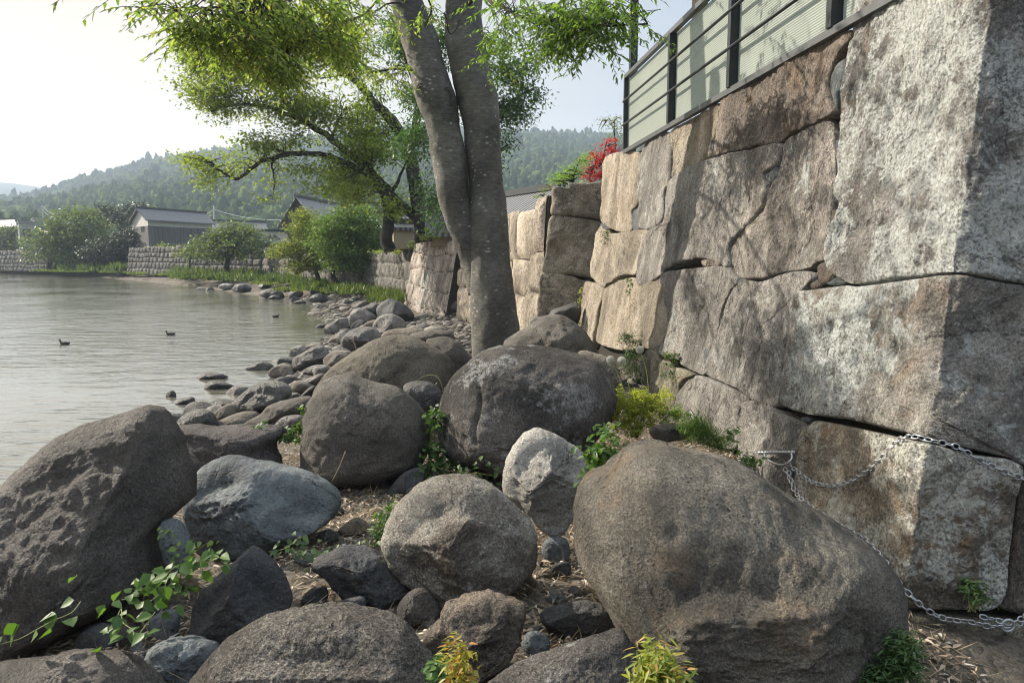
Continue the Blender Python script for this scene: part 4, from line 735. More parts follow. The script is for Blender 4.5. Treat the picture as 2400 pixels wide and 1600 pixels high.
# ------------------------------------------------------------------ houses
m, nt, b = mat_new('grey_roof_tiles'); k = NT(nt); uvn = nt.nodes.new('ShaderNodeUVMap').outputs[0]; tc = nt.nodes.new('ShaderNodeTexCoord').outputs['Object']
br = k.n('ShaderNodeTexWave', Vector=uvn, Scale=1.05); br.bands_direction = 'X'; r2 = k.n('ShaderNodeTexWave', Vector=uvn, Scale=1.2); r2.bands_direction = 'Y'; r2.wave_profile = 'SAW'
col = k.mix(k.noise(tc, 3, 5, .7), (.09, .094, .102), (.2, .205, .215)); col = k.mix(1.0, col, k.ramp(br.outputs[1], [(0.0, .45), (.6, 1.1)]), 'MULTIPLY'); col = k.mix(1.0, col, k.ramp(r2.outputs[1], [(0.0, .6), (.25, 1.0)]), 'MULTIPLY')
nt.links.new(col, b.inputs['Base Color']); b.inputs['Roughness'].default_value = .45; nt.links.new(k.bump(k.math('ADD', br.outputs[1], r2.outputs[1]), .08), b.inputs['Normal']); tilem = m
plaster = plainmat('white_plaster', (.42, .41, .38), .85, 0, .12, 2); m, nt, b = mat_new('weathered_dark_boards'); k = NT(nt); tc = nt.nodes.new('ShaderNodeTexCoord').outputs['Object']
mpp = k.n('ShaderNodeMapping', Vector=tc); mpp.inputs['Scale'].default_value = (3, 3, .15); col = k.mix(k.ramp(k.noise(mpp.outputs[0], 2, 5, .7), [(.35, 0.0), (.65, 1.0)]), (.045, .043, .042), (.12, .115, .11)); nt.links.new(col, b.inputs['Base Color']); b.inputs['Roughness'].default_value = .8; boardm = m
concrete = plainmat('pale_concrete', (.2, .205, .2), .85, 0, .2, 1.5); wood = plainmat('brown_wood', (.12, .085, .055), .8, 0, .3, 5); glassd = plainmat('dark_window', (.03, .035, .04), .2)
def uvset(o, u, v):
    me = o.data; uvl = me.uv_layers.new(name='UVMap'); co = np.zeros(len(me.vertices)*3); me.vertices.foreach_get('co', co); co = co.reshape(-1, 3)
    li = np.zeros(len(me.loops), int); me.loops.foreach_get('vertex_index', li); uvv = np.stack([co[li]@u, co[li]@v], 1); uvl.data.foreach_set('uv', uvv.astype(np.float32).ravel())
def house(name, label, A0, L, Dp, z0, ze, zr, wallm, band=None, over=.45, wins=(), cat='house', gable=True, chimney=False, skirt=None):
    """A0 near-left corner (x,y), L long side vector, Dp depth vector"""
    A0 = np.array([A0[0], A0[1], z0]); L = np.array([L[0], L[1], 0]); Dp = np.array([Dp[0], Dp[1], 0]); h = empty(name, A0, label, cat)
    lu = L/np.linalg.norm(L); du = Dp/np.linalg.norm(Dp); Z = np.array([0, 0, 1.0]); H = ze-z0
    def box(nm, o, a, b_, c, mt): return mk(nm, np.array([o+x*a+y*b_+z*c for x in (0, 1) for y in (0, 1) for z in (0, 1)]), np.array([[0, 1, 3, 2], [4, 6, 7, 5], [0, 4, 5, 1], [2, 3, 7, 6], [0, 2, 6, 4], [1, 5, 7, 3]]), mt, h, False)
    if skirt: box('board_wall', A0-lu*.03-du*.03, L+lu*.06, Dp+du*.06, Z*H*skirt, boardm)
    box('wall', A0, L, Dp, Z*(H-.01), wallm)
    top = Z*H
    if zr > ze:
        G = [A0+top, A0+top+Dp, A0+Dp*.5+Z*(zr-z0)]; V = np.array(G+[g+L for g in G]); mk('gable', V, [np.array([[0, 1, 2], [5, 4, 3]]), np.array([[0, 3, 4, 1]])], wallm, h, False)
        sl = (zr-ze)/np.linalg.norm(Dp*.5); tk = .14; e0 = A0+top-du*over-Z*sl*over-lu*over; e1 = e0+L+lu*2*over; r0 = A0+Dp*.5+Z*(zr-z0)-lu*over+Z*.02; r1 = r0+L+lu*2*over; f0 = A0+top+Dp+du*over-Z*sl*over-lu*over; f1 = f0+L+lu*2*over
        for a, b_, c, d in ((e0, e1, r1, r0), (f1, f0, r0, r1)):
            V = np.array([a, b_, c, d]+[x+Z*tk for x in (a, b_, c, d)]); ro_ = mk('roof', V, np.array([[3, 2, 1, 0], [4, 5, 6, 7], [0, 1, 5, 4], [1, 2, 6, 5], [2, 3, 7, 6], [3, 0, 4, 7]]), tilem, h, False); sv = (d-a)/np.linalg.norm(d-a); uvset(ro_, lu, sv)
        mb = MB(); mb.add(*beam(r0+Z*(tk+.08)-lu*.05, r1+Z*(tk+.08)+lu*.05, .32, .24)); 
        for rr_ in (0, 1):
            p = (r0, r1)[rr_]; mb.add(*boxv(p+Z*(tk+.2), [lu, du, Z], [.08, .2, .2]))
        mb.build('ridge', tilem, h, False)
    else: box('flat_roof', A0+top-lu*.15-du*.15, L+lu*.3, Dp+du*.3, Z*.22, concrete)
    for side, s0, s1, za, zb in wins:
        o, t, n_ = (A0, L, -du) if side == 'f' else (A0+Dp, -Dp, -lu)
        p = o+t*s0+Z*za+n_*.01; f = box('window', p, t*(s1-s0), n_*.05, Z*(zb-za), wood); 
        V = [p+t*(s1-s0)*x+n_*.06+Z*(zb-za)*z for x in (.06, .94) for z in (.08, .92)]; mk('pane', np.array(V), np.array([[0, 2, 3, 1]]), glassd, f, False)
    return h
def xy(px, D): p = P(px, 600, D); return p[:2]
def hv(a, l, d): A_ = xy(*a); return A_, xy(*l)-A_, xy(*d)-A_
house('storehouse', 'long dark board-clad storehouse with a white band under its grey tiled roof', *hv((351, 84), (501, 94), (315, 88.5)), 2.6, 6.5, 7.75, plaster, skirt=.82, cat='storehouse', wins=[('s', .55, .8, 2.6, 3.2)])
house('gabled_house', 'tall gabled house with a grey tiled roof and shaded gable behind the maple', *hv((672, 76), (755, 86), (742, 73)), 2.6, 6.0, 8.1, wood, over=.9, wins=[('f', .2, .5, 1.6, 2.6)])
house('low_house', 'low house with a long tiled roof directly right of the storehouse', *hv((500, 96), (625, 100), (495, 103)), 2.6, 5.4, 6.9, plaster)
house('tiled_shed', 'small tiled shed left below the gabled house', *hv((596, 70), (668, 72), (592, 76)), 2.6, 3.7, 4.7, wood, over=.5)
house('low_house', 'tiled house partly hidden behind the leaning trunk of the zelkova', *hv((880, 45), (985, 46), (876, 50)), 2.7, 4.0, 4.9, wood)
house('garden_shed', 'small tan plastered shed at the foot of the dark zelkova trunks', *hv((923, 30), (972, 31), (921, 32)), 2.7, 3.45, 3.62, plainmat('tan_plaster', (.3, .25, .17), .9), over=.12, cat='shed')
house('tiled_house', 'house whose dark tiled roof shows just right of the tree trunk above the bastion', *hv((1150, 29), (1310, 24.5), (1165, 36)), 2.7, 3.75, 4.75, wood)
house('concrete_house', 'flat grey concrete house behind the large tree at the far left', *hv((85, 140), (135, 142), (80, 150)), 2.6, 9.4, 9.4, concrete, wins=[('f', .1, .4, 4.2, 5.4), ('f', .5, .8, 4.2, 5.4)])
house('concrete_house', 'lower pale flat-roofed house with a balcony at the far left', *hv((50, 138), (86, 139), (46, 146)), 2.6, 8.6, 8.6, concrete, wins=[('f', .2, .8, 3.4, 4.8)])
house('wooden_house', 'dark wooden house seen at the very left edge over the wall', *hv((-30, 125), (40, 122), (-34, 131)), 2.6, 7.2, 8.4, wood)
house('lean_shed', 'dark gabled shed between the zelkova trunks and the main tree', *hv((1010, 25), (1075, 24), (1008, 27)), 2.7, 3.2, 3.8, wood, over=.3, cat='shed')
# utility poles and wires
polem = plainmat('concrete_pole', (.22, .22, .21), .8)
def upole(px, ytop, D, label):
    t = P(px, ytop, D); b_ = np.array([t[0], t[1], 2.6]); h = empty('utility_pole', b_, label, 'utility pole')
    mb = MB(); mb.add(*tube([b_, (b_+t)/2, t], [.2, .17, .13], 10)); mb.build('shaft', polem, h)
    mb = MB(); mb.add(*beam(t+[-.9, 0, -.6], t+[.9, 0, -.6], .1, .1)); mb.add(*beam(t+[-.6, 0, -1.5], t+[.6, 0, -1.5], .1, .1)); mb.build('crossarm', polem, h, False); return t
p1_ = upole(501, 482, 118, 'slim utility pole rising right of the storehouse roof'); p2_ = upole(99, 482, 150, 'utility pole above the flat-roofed houses at the far left')
for a, c_, lab in ((p1_+[0, 0, -.6], P(403, 500, 125), 'thin power line running left from the pole beside the storehouse'), (p1_+[0, 0, -1.4], P(330, 506, 130), 'lower power line dropping left towards the storehouse roof'),
                 (p1_+[0, 0, -.6], P(760, 503, 110), 'power line sagging right from the pole beside the storehouse'), (p2_, P(148, 492, 145), 'upper short power line at the far left pole'), (p2_+[0, 0, -.8], P(150, 500, 145), 'lower short power line at the far left pole')):
    s = np.linspace(0, 1, 16)[:, None]; pts = a*(1-s)+c_*s; pts[:, 2] -= 1.2*(1-(2*s[:, 0]-1)**2); mb = MB(); mb.add(*tube(pts, .035, 4)); tag(mb.build('power_line', plainmat('cable', (.45, .46, .47), .5), None), lab, 'power line')
# ------------------------------------------------------------------ wooded hills
def hill(name, prof, r0, r1, nr, mat, amp, seed, z0=0, pxs=None):
    px = np.arange(-900, 3300, 12); yy = np.interp(px, [p[0] for p in prof], [p[1] for p in prof]); az = np.arctan((px-1200)/FPX); tan_ = (600-yy)/FPX*np.cos(az)
    rr = np.geomspace(r0, r1, nr); V = []
    for r in rr:
        t = (r-r0)/(r1*.93-r0); f = np.clip(t, 0, 1); f = f**1.15; q = np.stack([np.sin(az)*r, np.cos(az)*r, 0*az], 1)
        z = z0+f*(tan_*r1*.93+CAMZ-z0)+amp*f*(1-np.clip((t-.6)*2.4, 0, 1)*.8)*fbm(q, 1/(r1*.16), 4, seed); z = np.where(t > 1, z*.93, z); V.append(np.column_stack([q[:, 0], q[:, 1], z]))
    n = len(px); V = np.concatenate(V); i = np.arange(nr-1)[:, None]*n; j = np.arange(n-1)[None]; F = np.stack([i+j, i+j+1, i+n+j+1, i+n+j], -1).reshape(-1, 4)
    tag(mk(name, V, F, mat, origin=(0, 0, 0)), kind='structure'); return V.reshape(nr, n, 3), px
hillm = plainmat('hill_undergrowth', (.035, .05, .025), .95, 0, .4, .03)
near_prof = [(x_, y_+(22 if x_ < 200 else 15 if x_ < 450 else 8)) for x_, y_ in [(-900, 500), (-300, 480), (0, 466), (60, 458), (120, 448), (170, 437), (210, 426), (260, 415), (310, 398), (370, 380), (430, 370), (520, 362), (620, 345), (720, 335), (850, 322), (1000, 310), (1120, 306), (1213, 309), (1260, 306), (1290, 306), (1340, 314), (1410, 316), (1500, 322), (1700, 350), (2100, 380), (3300, 450)]]
HV, HPX = hill('wooded_hill', near_prof, 170, 900, 46, hillm, 26, 3, 3)
hill('distant_hills', [(-900, 440), (-200, 428), (-40, 426), (40, 426), (90, 430), (135, 440), (200, 462), (400, 490), (3300, 500)], 1250, 1560, 12, plainmat('distant_forest', (.04, .055, .035), .95, 0, .3, .01), 30, 8)
crownm = leafmat('hill_foliage', (.018, .032, .016), (.04, .062, .022), .0, c3=(.075, .105, .036)); crownm.node_tree.nodes['Principled BSDF'].inputs['Roughness'].default_value = 1; crownm.node_tree.nodes['Principled BSDF'].inputs['Specular IOR Level'].default_value = 0
def ico():
    t = (1+5**.5)/2; v = np.array([[-1, t, 0], [1, t, 0], [-1, -t, 0], [1, -t, 0], [0, -1, t], [0, 1, t], [0, -1, -t], [0, 1, -t], [t, 0, -1], [t, 0, 1], [-t, 0, -1], [-t, 0, 1]], float)
    f = [[0, 11, 5], [0, 5, 1], [0, 1, 7], [0, 7, 10], [0, 10, 11], [1, 5, 9], [5, 11, 4], [11, 10, 2], [10, 7, 6], [7, 1, 8], [3, 9, 4], [3, 4, 2], [3, 2, 6], [3, 6, 8], [3, 8, 9], [4, 9, 5], [2, 4, 11], [6, 2, 10], [8, 6, 7], [9, 8, 1]]
    v /= np.linalg.norm(v[0]); v = list(v); nf = []; cache = {}
    def mid(a, b_):
        kx = (min(a, b_), max(a, b_))
        if kx not in cache: q_ = v[a]+v[b_]; v.append(q_/np.linalg.norm(q_)); cache[kx] = len(v)-1
        return cache[kx]
    for a, b_, c in f: x, y, z = mid(a, b_), mid(b_, c), mid(c, a); nf += [[a, x, z], [b_, y, x], [c, z, y], [x, y, z]]
    return np.array(v), np.array(nf)
IV, IF = ico(); ro = np.random.RandomState(4); Vs, Fs = [], []; nr, npx = HV.shape[:2]; cnt = 0
ii = ro.randint(4, nr-3, 62000); jj = ro.randint(0, npx-80, 62000)
for i, j in zip(ii, jj):
    px = HPX[j]
    if px < -800 or px > 1900 or ((px < -60 or px > 1560) and ro.rand() < .6): continue
    a, b_ = ro.uniform(0, 1, 2); i1 = min(i+1, nr-1); j1 = j+1
    p = (HV[i, j]*(1-a)+HV[i1, j]*a)*(1-b_)+(HV[i, j1]*(1-a)+HV[i1, j1]*a)*b_; r = np.linalg.norm(p[:2])
    if r < 230 and ro.rand() < .7: continue
    s = ro.uniform(1.3, 3.4)*(1 if ro.rand() < .85 else 1.3)*(.75+r/1600); conif = ro.rand() < .3
    sc = np.array([s*.55, s*.55, s*1.5]) if conif else np.array([s, s, s*.85]); V = IV*(1+.16*ro.normal(size=(len(IV), 1)))*sc; 
    Vs.append(V+p+[0, 0, s*.5]); Fs.append(IF+cnt*len(IV)); cnt += 1
tag(mk('hillside_forest', np.concatenate(Vs), np.concatenate(Fs), crownm, origin=(0, 0, 0), smooth=True), 'hazy mixed green forest covering the hills', 'forest', kind='stuff')
# air
HT = 188.0
hz = mk('haze', *boxv([150, 790, (HT-4)/2], np.eye(3), [1750, 850, (HT+4)/2]), None, None, False); hz.location = tuple(np.array(hz.location))
zmin = -4.0; o_ = hz; o_.data.transform(__import__('mathutils').Matrix.Identity(4)); tag(o_, kind='stuff')
m = bpy.data.materials.new('hazy_air'); m.use_nodes = True; nt = m.node_tree; nt.nodes.clear(); out = nt.nodes.new('ShaderNodeOutputMaterial'); pv = nt.nodes.new('ShaderNodeVolumePrincipled')
pv.inputs['Color'].default_value = (.6, .73, .92, 1); pv.inputs['Density'].default_value = HAZE_D; pv.inputs['Anisotropy'].default_value = .25; nt.links.new(pv.outputs[0], out.inputs['Volume']); o_.data.materials.append(m)
# ------------------------------------------------------------------ foliage helpers
def leafmesh(pos, t, l, w, fold=.35, six=False, rs=None, nrm=None):
    n = len(pos); rs = rs or rng; t = t/np.linalg.norm(t, axis=1)[:, None]
    r = rs.normal(size=(n, 3)) if nrm is None else nrm+rs.normal(size=(n, 3))*.35
    a = np.cross(t, r); a /= np.linalg.norm(a, axis=1)[:, None]+1e-9; b = np.cross(a, t)
    l = np.broadcast_to(l, (n,))[:, None]; w = np.broadcast_to(w, (n,))[:, None]
    if not six:
        v = np.stack([pos, pos+t*l*.42+a*w*.5+b*w*fold*.5, pos+t*l, pos+t*l*.42-a*w*.5+b*w*fold*.5], 1).reshape(-1, 3); i = np.arange(n)[:, None]*4
        return v, np.concatenate([i+[0, 1, 2], i+[0, 2, 3]])
    sag = -b*0+np.array([0, 0, -1])*l*.12
    v = np.stack([pos, pos+t*l*.28+a*w*.46+b*w*fold*.5, pos+t*l*.62+a*w*.34+b*w*fold*.35+sag*.4, pos+t*l+sag, pos+t*l*.62-a*w*.34+b*w*fold*.35+sag*.4, pos+t*l*.28-a*w*.46+b*w*fold*.5, pos+t*l*.5+sag*.25], 1).reshape(-1, 3); i = np.arange(n)[:, None]*7
    return v, np.concatenate([i+[0, 1, 6], i+[1, 2, 6], i+[2, 3, 6], i+[3, 4, 6], i+[4, 5, 6], i+[5, 0, 6]])
def blobpts(blobs, D, depth, dens, ro):
    """clump centres inside pixel ellipses standing at depth D; dens = clumps per 1000 px^2"""
    out = []
    for bl in blobs:
        cx, cy, rx, ry = bl[:4]; d0 = bl[4] if len(bl) > 4 else D; n = max(2, int(dens*rx*ry*3.14/1000)); v = ro.normal(size=(n, 3)); v /= np.linalg.norm(v, axis=1)[:, None]; v *= ro.uniform(0, 1, (n, 1))**.42
        c = P(cx, cy, d0); out.append(c+v[:, :1]*RGT*rx*d0/FPX+v[:, 1:2]*UPV*ry*d0/FPX+v[:, 2:]*np.array([0, 1.0, 0])*depth)
    return np.concatenate(out)
def clumps(cen, k, rc, l, w, ro, droop=.3, flat=.35, six=False):
    n = len(cen); pos = np.repeat(cen, k, 0)+ro.normal(size=(n*k, 3))*[rc, rc, rc*flat]; t = ro.normal(size=(n*k, 3)); t[:, 2] = t[:, 2]*.5-droop
    return leafmesh(pos, t, l*ro.uniform(.7, 1.3, n*k), w*ro.uniform(.7, 1.3, n*k), six=six, rs=ro, nrm=np.array([0, 0, 1.0]))
def px3(pts, D): return np.array([P(p[0], p[1], p[2] if len(p) > 2 else D) for p in pts])
def limb(mb, pts, r0, r1, seg=8, n=None, jit=.0, pw=1.0):
    s = spline(pts, n or len(pts)*5); r = r0+(r1-r0)*np.linspace(0, 1, len(s))**pw
    if jit: s = s+jit*np.stack([fbm(s*3+i*9, 1, 2, i) for i in range(3)], 1)
    mb.add(*tube(s, r, seg)); return s
def twigs_to(mb, cen, skel, ro, frac=.5, r=.012, seg=4, maxd=9):
    S_ = np.concatenate(skel)
    for c in cen[ro.rand(len(cen)) < frac]:
        d = np.linalg.norm(S_-c, axis=1); d2 = d+ro.uniform(0, .25, len(d))*d.mean(); j = np.argmin(d2)
        if d[j] > maxd: continue
        a = S_[j]; mid = (a+c)/2+np.array([0, 0, .12*d[j]])+ro.normal(size=3)*.06*d[j]; mb.add(*tube(spline([a, mid, c], 6), np.linspace(r*(1+d[j]*.3), r*.35, 6), seg, False))
bark_d = rockmat('dark_bark', (.035, .03, .026), (.085, .078, .068), speck=.3, grain=20, stain=.4, bump=3)
# ------------------------------------------------------------------ the main tree (twin-stemmed)
m, nt, b = mat_new('smooth_grey_bark'); k = NT(nt); tc = nt.nodes.new('ShaderNodeTexCoord').outputs['Object']
mp = k.n('ShaderNodeMapping', Vector=tc); mp.inputs['Scale'].default_value = (1, 1, 2.6)
col = k.mix(k.ramp(k.noise(tc, 1.6, 5, .6), [(.38, 0.0), (.62, 1.0)]), (.07, .067, .06), (.145, .138, .122)); col = k.mix(1.0, col, k.ramp(k.noise(mp.outputs[0], 11, 7, .72), [(.35, .6), (.65, 1.25)]), 'MULTIPLY')
vv = k.n('ShaderNodeTexVoronoi', Vector=k.n('ShaderNodeMapping', Vector=tc, Scale=(1, 1, 1.7)).outputs[0], Scale=9, Randomness=1.0); sp = k.math('MULTIPLY', k.ramp(vv.outputs['Distance'], [(.16, 1.0), (.26, 0.0)]), k.ramp(k.noise(tc, 2.2, 3), [(.46, 0.0), (.56, 1.0)]))
sp = k.math('MULTIPLY', sp, k.ramp(k.noise(tc, 40, 4, .8), [(.36, .2), (.5, 1.0)])); col = k.mix(k.math('MULTIPLY', sp, .75), col, (.36, .35, .32))
fs = k.ramp(k.noise(tc, 60, 4, .8), [(.58, 0.0), (.68, 1.0)]); col = k.mix(k.math('MULTIPLY', fs, .35), col, (.3, .29, .26)); col = k.mix(k.math('MULTIPLY', k.ramp(k.noise(tc, 3, 6, .7), [(.55, 0.0), (.7, 1.0)]), .35), col, (.1, .11, .055))
nt.links.new(col, b.inputs['Base Color']); b.inputs['Roughness'].default_value = .85; wvv = k.n('ShaderNodeTexWave', Vector=tc, Scale=9, Distortion=7, Detail=4); wvv.bands_direction = 'Z'
hh = k.math('ADD', k.math('MULTIPLY', k.noise(mp.outputs[0], 26, 6, .75), .6), k.math('MULTIPLY', wvv.outputs[1], .05)); nt.links.new(k.bump(hh, .03), b.inputs['Normal']); barkm = m
TD = 10.0
tree = empty('zelkova_tree', P(1165, 880, TD), 'big smooth-barked zelkova dividing into two leaning stems above the foreground boulders', 'tree')
def stem(mb, rows, seg=64, seed=0):
    rows = np.array(rows, float); n = 130; s = spline(rows[:, :2], n); r = spline(np.stack([rows[:, 2], rows[:, 2]], 1), n)[:, 0]; dz = spline(np.stack([rows[:, 3], rows[:, 3]], 1), n)[:, 0]
    c = np.array([P(x, y, TD) for x, y in s])+dz[:, None]*np.array([0, 1.0, 0]); V, F = tube(c, r*.955*TD/FPX, seg); q = V.copy(); cc = np.repeat(c, seg, 0); nn = V[:n*seg]-cc; nn /= np.linalg.norm(nn, axis=1)[:, None]+1e-9
    th = np.tile(np.arange(seg)*2*math.pi/seg, n); dis = .028*fbm(V[:n*seg]*[1, 1, .5], 2.2, 3, seed)+.007*fbm(V[:n*seg]*[1, 1, .8], 10, 3, seed+5); V[:n*seg] += nn*dis[:, None]; mb.add(V, F); return c
mb = MB()
R_ = [(1178, 905, 82, 0), (1168, 850, 66, 0), (1163, 800, 60, 0), (1160, 757, 58, 0), (1153, 680, 53.5, 0), (1147, 604, 52, 0), (1142, 527, 50.5, 0), (1140, 451, 43, 0), (1138, 400, 41, 0), (1131, 311, 43, 0), (1122, 238, 49, 0), (1106, 181, 47, 0), (1091, 104, 48, 0), (1088, 40, 45, 0), (1089, -20, 44, 0), (1094, -120, 42, 0), (1110, -260, 38, 0), (1140, -420, 30, 0)]
L_ = [(1122, 690, 26, 0.05), (1118, 650, 30, .05), (1108, 605, 33, .04), (1092, 556, 34, 0), (1076, 505, 36, -.03), (1062, 441, 38.5, -.05), (1051, 363, 43, -.05), (1038, 290, 43, -.05), (1027, 245, 49, -.04), (1012, 200, 49, -.02), (999, 150, 44, 0), (983, 90, 43, 0), (965, 40, 40, 0), (952, 0, 37, 0), (935, -60, 35, 0), (905, -170, 31, 0), (860, -300, 25, 0)]
s1 = stem(mb, R_, seed=3); s2 = stem(mb, L_, seed=8); mb.build('trunk', barkm, tree)
# knot scars on the left stem
for (kx, ky, kr) in ((986, 212, 12), (1050, 225, 16)):
    M_ = MB()
    for j in range(3):
        th = np.linspace(0, 2*math.pi, 20); c = P(kx, ky, TD-.27-.0*j); rr = kr*TD/FPX*(1-.3*j); M_.add(*tube([c+rr*.8*math.cos(a)*RGT+rr*1.3*math.sin(a)*UPV+np.array([0, .02*j, 0]) for a in th], .010, 6, False))
    M_.build('knot', barkm, tree)
br = MB(); sk = []
for pts, r0 in [([(1088, 20), (1120, -5, 9.4), (1160, 8, 8.8), (1200, 30, 8.3), (1240, 45, 7.9), (1290, 48, 7.6), (1360, 52, 7.3), (1430, 60, 7.1), (1520, 55, 7)], .034), ([(960, 10), (900, -30, 9), (820, -30, 8), (700, -10, 7), (560, 10, 6.4), (420, 30, 6)], .032),
                ([(900, -30, 9), (860, 30, 8.4), (800, 55, 8), (740, 90, 7.6), (680, 120, 7.2)], .016), ([(975, 168), (930, 160, 9.6), (880, 168, 9.2), (820, 178, 8.9), (750, 185, 8.6)], .02), ([(1000, 60, 9.8), (1010, 20, 9.6), (990, -30, 9.4)], .03),
                 ([(960, 10), (905, 12, 9.5), (870, 35, 9), (835, 60, 8.8)], .015), ([(1089, 20), (1060, 80, 9.4), (1040, 30, 9.2)], .012),]:
    sk.append(limb(br, px3(pts, TD), r0*.8, .008, 7, jit=.02))
ro = np.random.RandomState(77)
def sprays(cen, ro, tl=.34, nl=11, leaf=.068, lw=.028, out=None):
    P0, T0, tw = [], [], MB()
    for c in cen:
        d = ro.normal(size=3); d[2] = -abs(d[2])*.25-.1; d /= np.linalg.norm(d); L = tl*ro.uniform(.6, 1.3); s = np.linspace(0, 1, 7)[:, None]; pts = c+d*L*s+np.array([0, 0, -1])*L*.25*s**2; tw.add(*tube(pts, np.linspace(.0035, .0015, 7), 3, False))
        side = np.cross(d, [0, 0, 1.0]); side /= np.linalg.norm(side)
        for j in range(nl):
            f = (j+.5)/nl; q_ = c+d*L*f+np.array([0, 0, -1])*L*.25*f*f; sg = 1 if j % 2 else -1; P0.append(q_); T0.append(d*.55+side*sg*.75+np.array([0, 0, -.4])+ro.normal(size=3)*.3)
    P0 = np.array(P0); T0 = np.array(T0); n = len(P0); return leafmesh(P0, T0, leaf*ro.uniform(.65, 1.3, n), lw*ro.uniform(.7, 1.2, n), .3, True, ro, np.array([0, 0, 1.0])), tw
lsun = leafmat('sunlit_tone_leaf', (.085, .125, .032), (.155, .2, .05), .6, (1.6, 1.75, .9), c3=(.25, .24, .06)); lshd = leafmat('shade_tone_leaf', (.055, .1, .022), (.1, .16, .032), .5, (1.9, 2.1, .9), c3=(.13, .17, .04))  # one leaf in two copies: sunlit and shaded tones put into the colour
def thin(c): return c[perlin(c*2.0, 9) > -.02]
NB = [(450, 25, 75, 50, 6.2), (520, 55, 80, 55, 6.5), (600, 40, 90, 55, 6.8), (700, 30, 100, 55, 7.2), (790, 45, 75, 50, 7.8), (550, 105, 70, 38, 6.6), (620, 125, 70, 42, 6.8), (665, 152, 38, 32, 6.8), (575, 155, 30, 18, 6.8), (740, 105, 70, 38, 7.4), (800, 115, 50, 34, 7.8), (490, 95, 45, 25, 6.4), (420, 45, 30, 28, 6.1), (395, 62, 18, 12, 6.0), (860, 20, 50, 20, 8.6), (300, 2, 22, 8, 5.3), (350, -10, 30, 12, 5.5), (570, 85, 60, 30, 6.5), (680, 90, 60, 30, 7)]
NS = [(845, 168, 48, 16, 9), (900, 172, 55, 22, 9.4), (925, 192, 32, 14, 9.5), (770, 188, 25, 5, 8.7), (945, 150, 22, 22, 9.5), (1000, 30, 22, 25, 9.3), (925, 60, 18, 25, 9.6), (1190, 175, 25, 10, 9.2)]
NR = [(1180, 20, 60, 45, 8.6), (1250, 55, 80, 50, 8), (1340, 45, 90, 50, 7.5), (1415, 35, 55, 45, 7.2), (1460, 40, 22, 22, 7.1), (1165, 95, 38, 40, 8.6), (1225, 112, 60, 24, 8.1), (1300, 95, 70, 28, 7.7), (1160, 150, 24, 14, 8.8), (1370, 100, 50, 20, 7.4), (1530, 58, 14, 14, 7), (1430, 85, 35, 12, 7.2)]
NO = [(700, -110, 330, 70, 6.8), (300, -110, 160, 60, 5.6), (1250, -120, 260, 80, 7.6), (950, -150, 120, 60, 8.5), (900, -330, 500, 110, 7.5), (1300, -380, 300, 100, 8)]
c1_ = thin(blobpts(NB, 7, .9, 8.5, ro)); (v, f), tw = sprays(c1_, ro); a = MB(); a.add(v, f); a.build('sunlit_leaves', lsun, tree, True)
c2_ = blobpts(NS, 9, .25, 5.5, ro); (v2, f2), tw2 = sprays(c2_, ro, .3, 10, .07, .027); a = MB(); a.add(v2, f2); a.build('bright_leaf_sprays', lsun, tree)
c3_ = thin(blobpts(NR, 8, .7, 8.5, ro)); (v3_, f3_), tw3 = sprays(c3_, ro); a = MB(); a.add(v3_, f3_); a.build('shaded_leaves', lshd, tree)
c4_ = blobpts(NO, 8, 1.6, .35, ro); (v4, f4), tw4 = sprays(c4_, ro, .5, 12, .09, .038); a = MB(); a.add(v4, f4); a.build('upper_crown_leaves', lshd, tree)
for c_ in (c1_, c2_, c3_): twigs_to(br, c_, sk, ro, .35, .006, 3, 2.5)
br.build('branches', bark_d, tree)
tt = MB()
for x in (tw, tw2, tw3, tw4): tt.V += x.V; tt.F += [g+tt.n for g in x.F]; tt.n += x.n
tt.build('twigs', bark_d, tree)
# ------------------------------------------------------------------ dark-limbed tree behind
D2 = 27.0; t2 = empty('spreading_tree', P(985, 560, D2), 'large spreading tree with dark limbs reaching left over the lake, behind the main tree', 'tree'); mb = MB(); sk = []
for pts, r0, r1 in [([(996, 565), (990, 530), (984, 490), (975, 430), (958, 357), (930, 300), (912, 275), (885, 250), (847, 204), (793, 158), (740, 110), (700, 60)], .34, .06), ([(990, 556), (983, 533), (972, 507), (934, 474), (914, 451), (890, 425), (865, 398), (814, 357), (773, 324), (712, 283), (686, 260), (663, 230), (635, 201), (610, 181), (560, 150), (500, 130)], .2, .04),
                    ([(912, 585), (905, 560), (912, 520), (908, 480), (900, 455), (880, 425), (865, 398)], .24, .14), ([(880, 420), (839, 398), (788, 372), (750, 362), (696, 360), (643, 370), (610, 380), (584, 398), (560, 420), (529, 410), (498, 384), (470, 375)], .13, .03), ([(690, 361), (665, 356), (640, 352)], .06, .03),
                    ([(645, 370), (638, 384), (643, 425), (638, 467)], .05, .015), ([(712, 283), (660, 262), (600, 245), (530, 250), (500, 262)], .09, .02), ([(773, 324), (790, 290), (800, 260)], .06, .02), ([(958, 357), (975, 300), (980, 230), (960, 130), (930, 60)], .2, .05), ([(905, 470), (930, 430), (950, 380)], .1, .03), ([(780, 325), (770, 300), (750, 285)], .04, .015), ([(865, 398), (850, 360), (840, 320)], .08, .02)]:
    sk.append(limb(mb, px3(pts, D2), r0, r1, 9, jit=.06))
ro = np.random.RandomState(31)
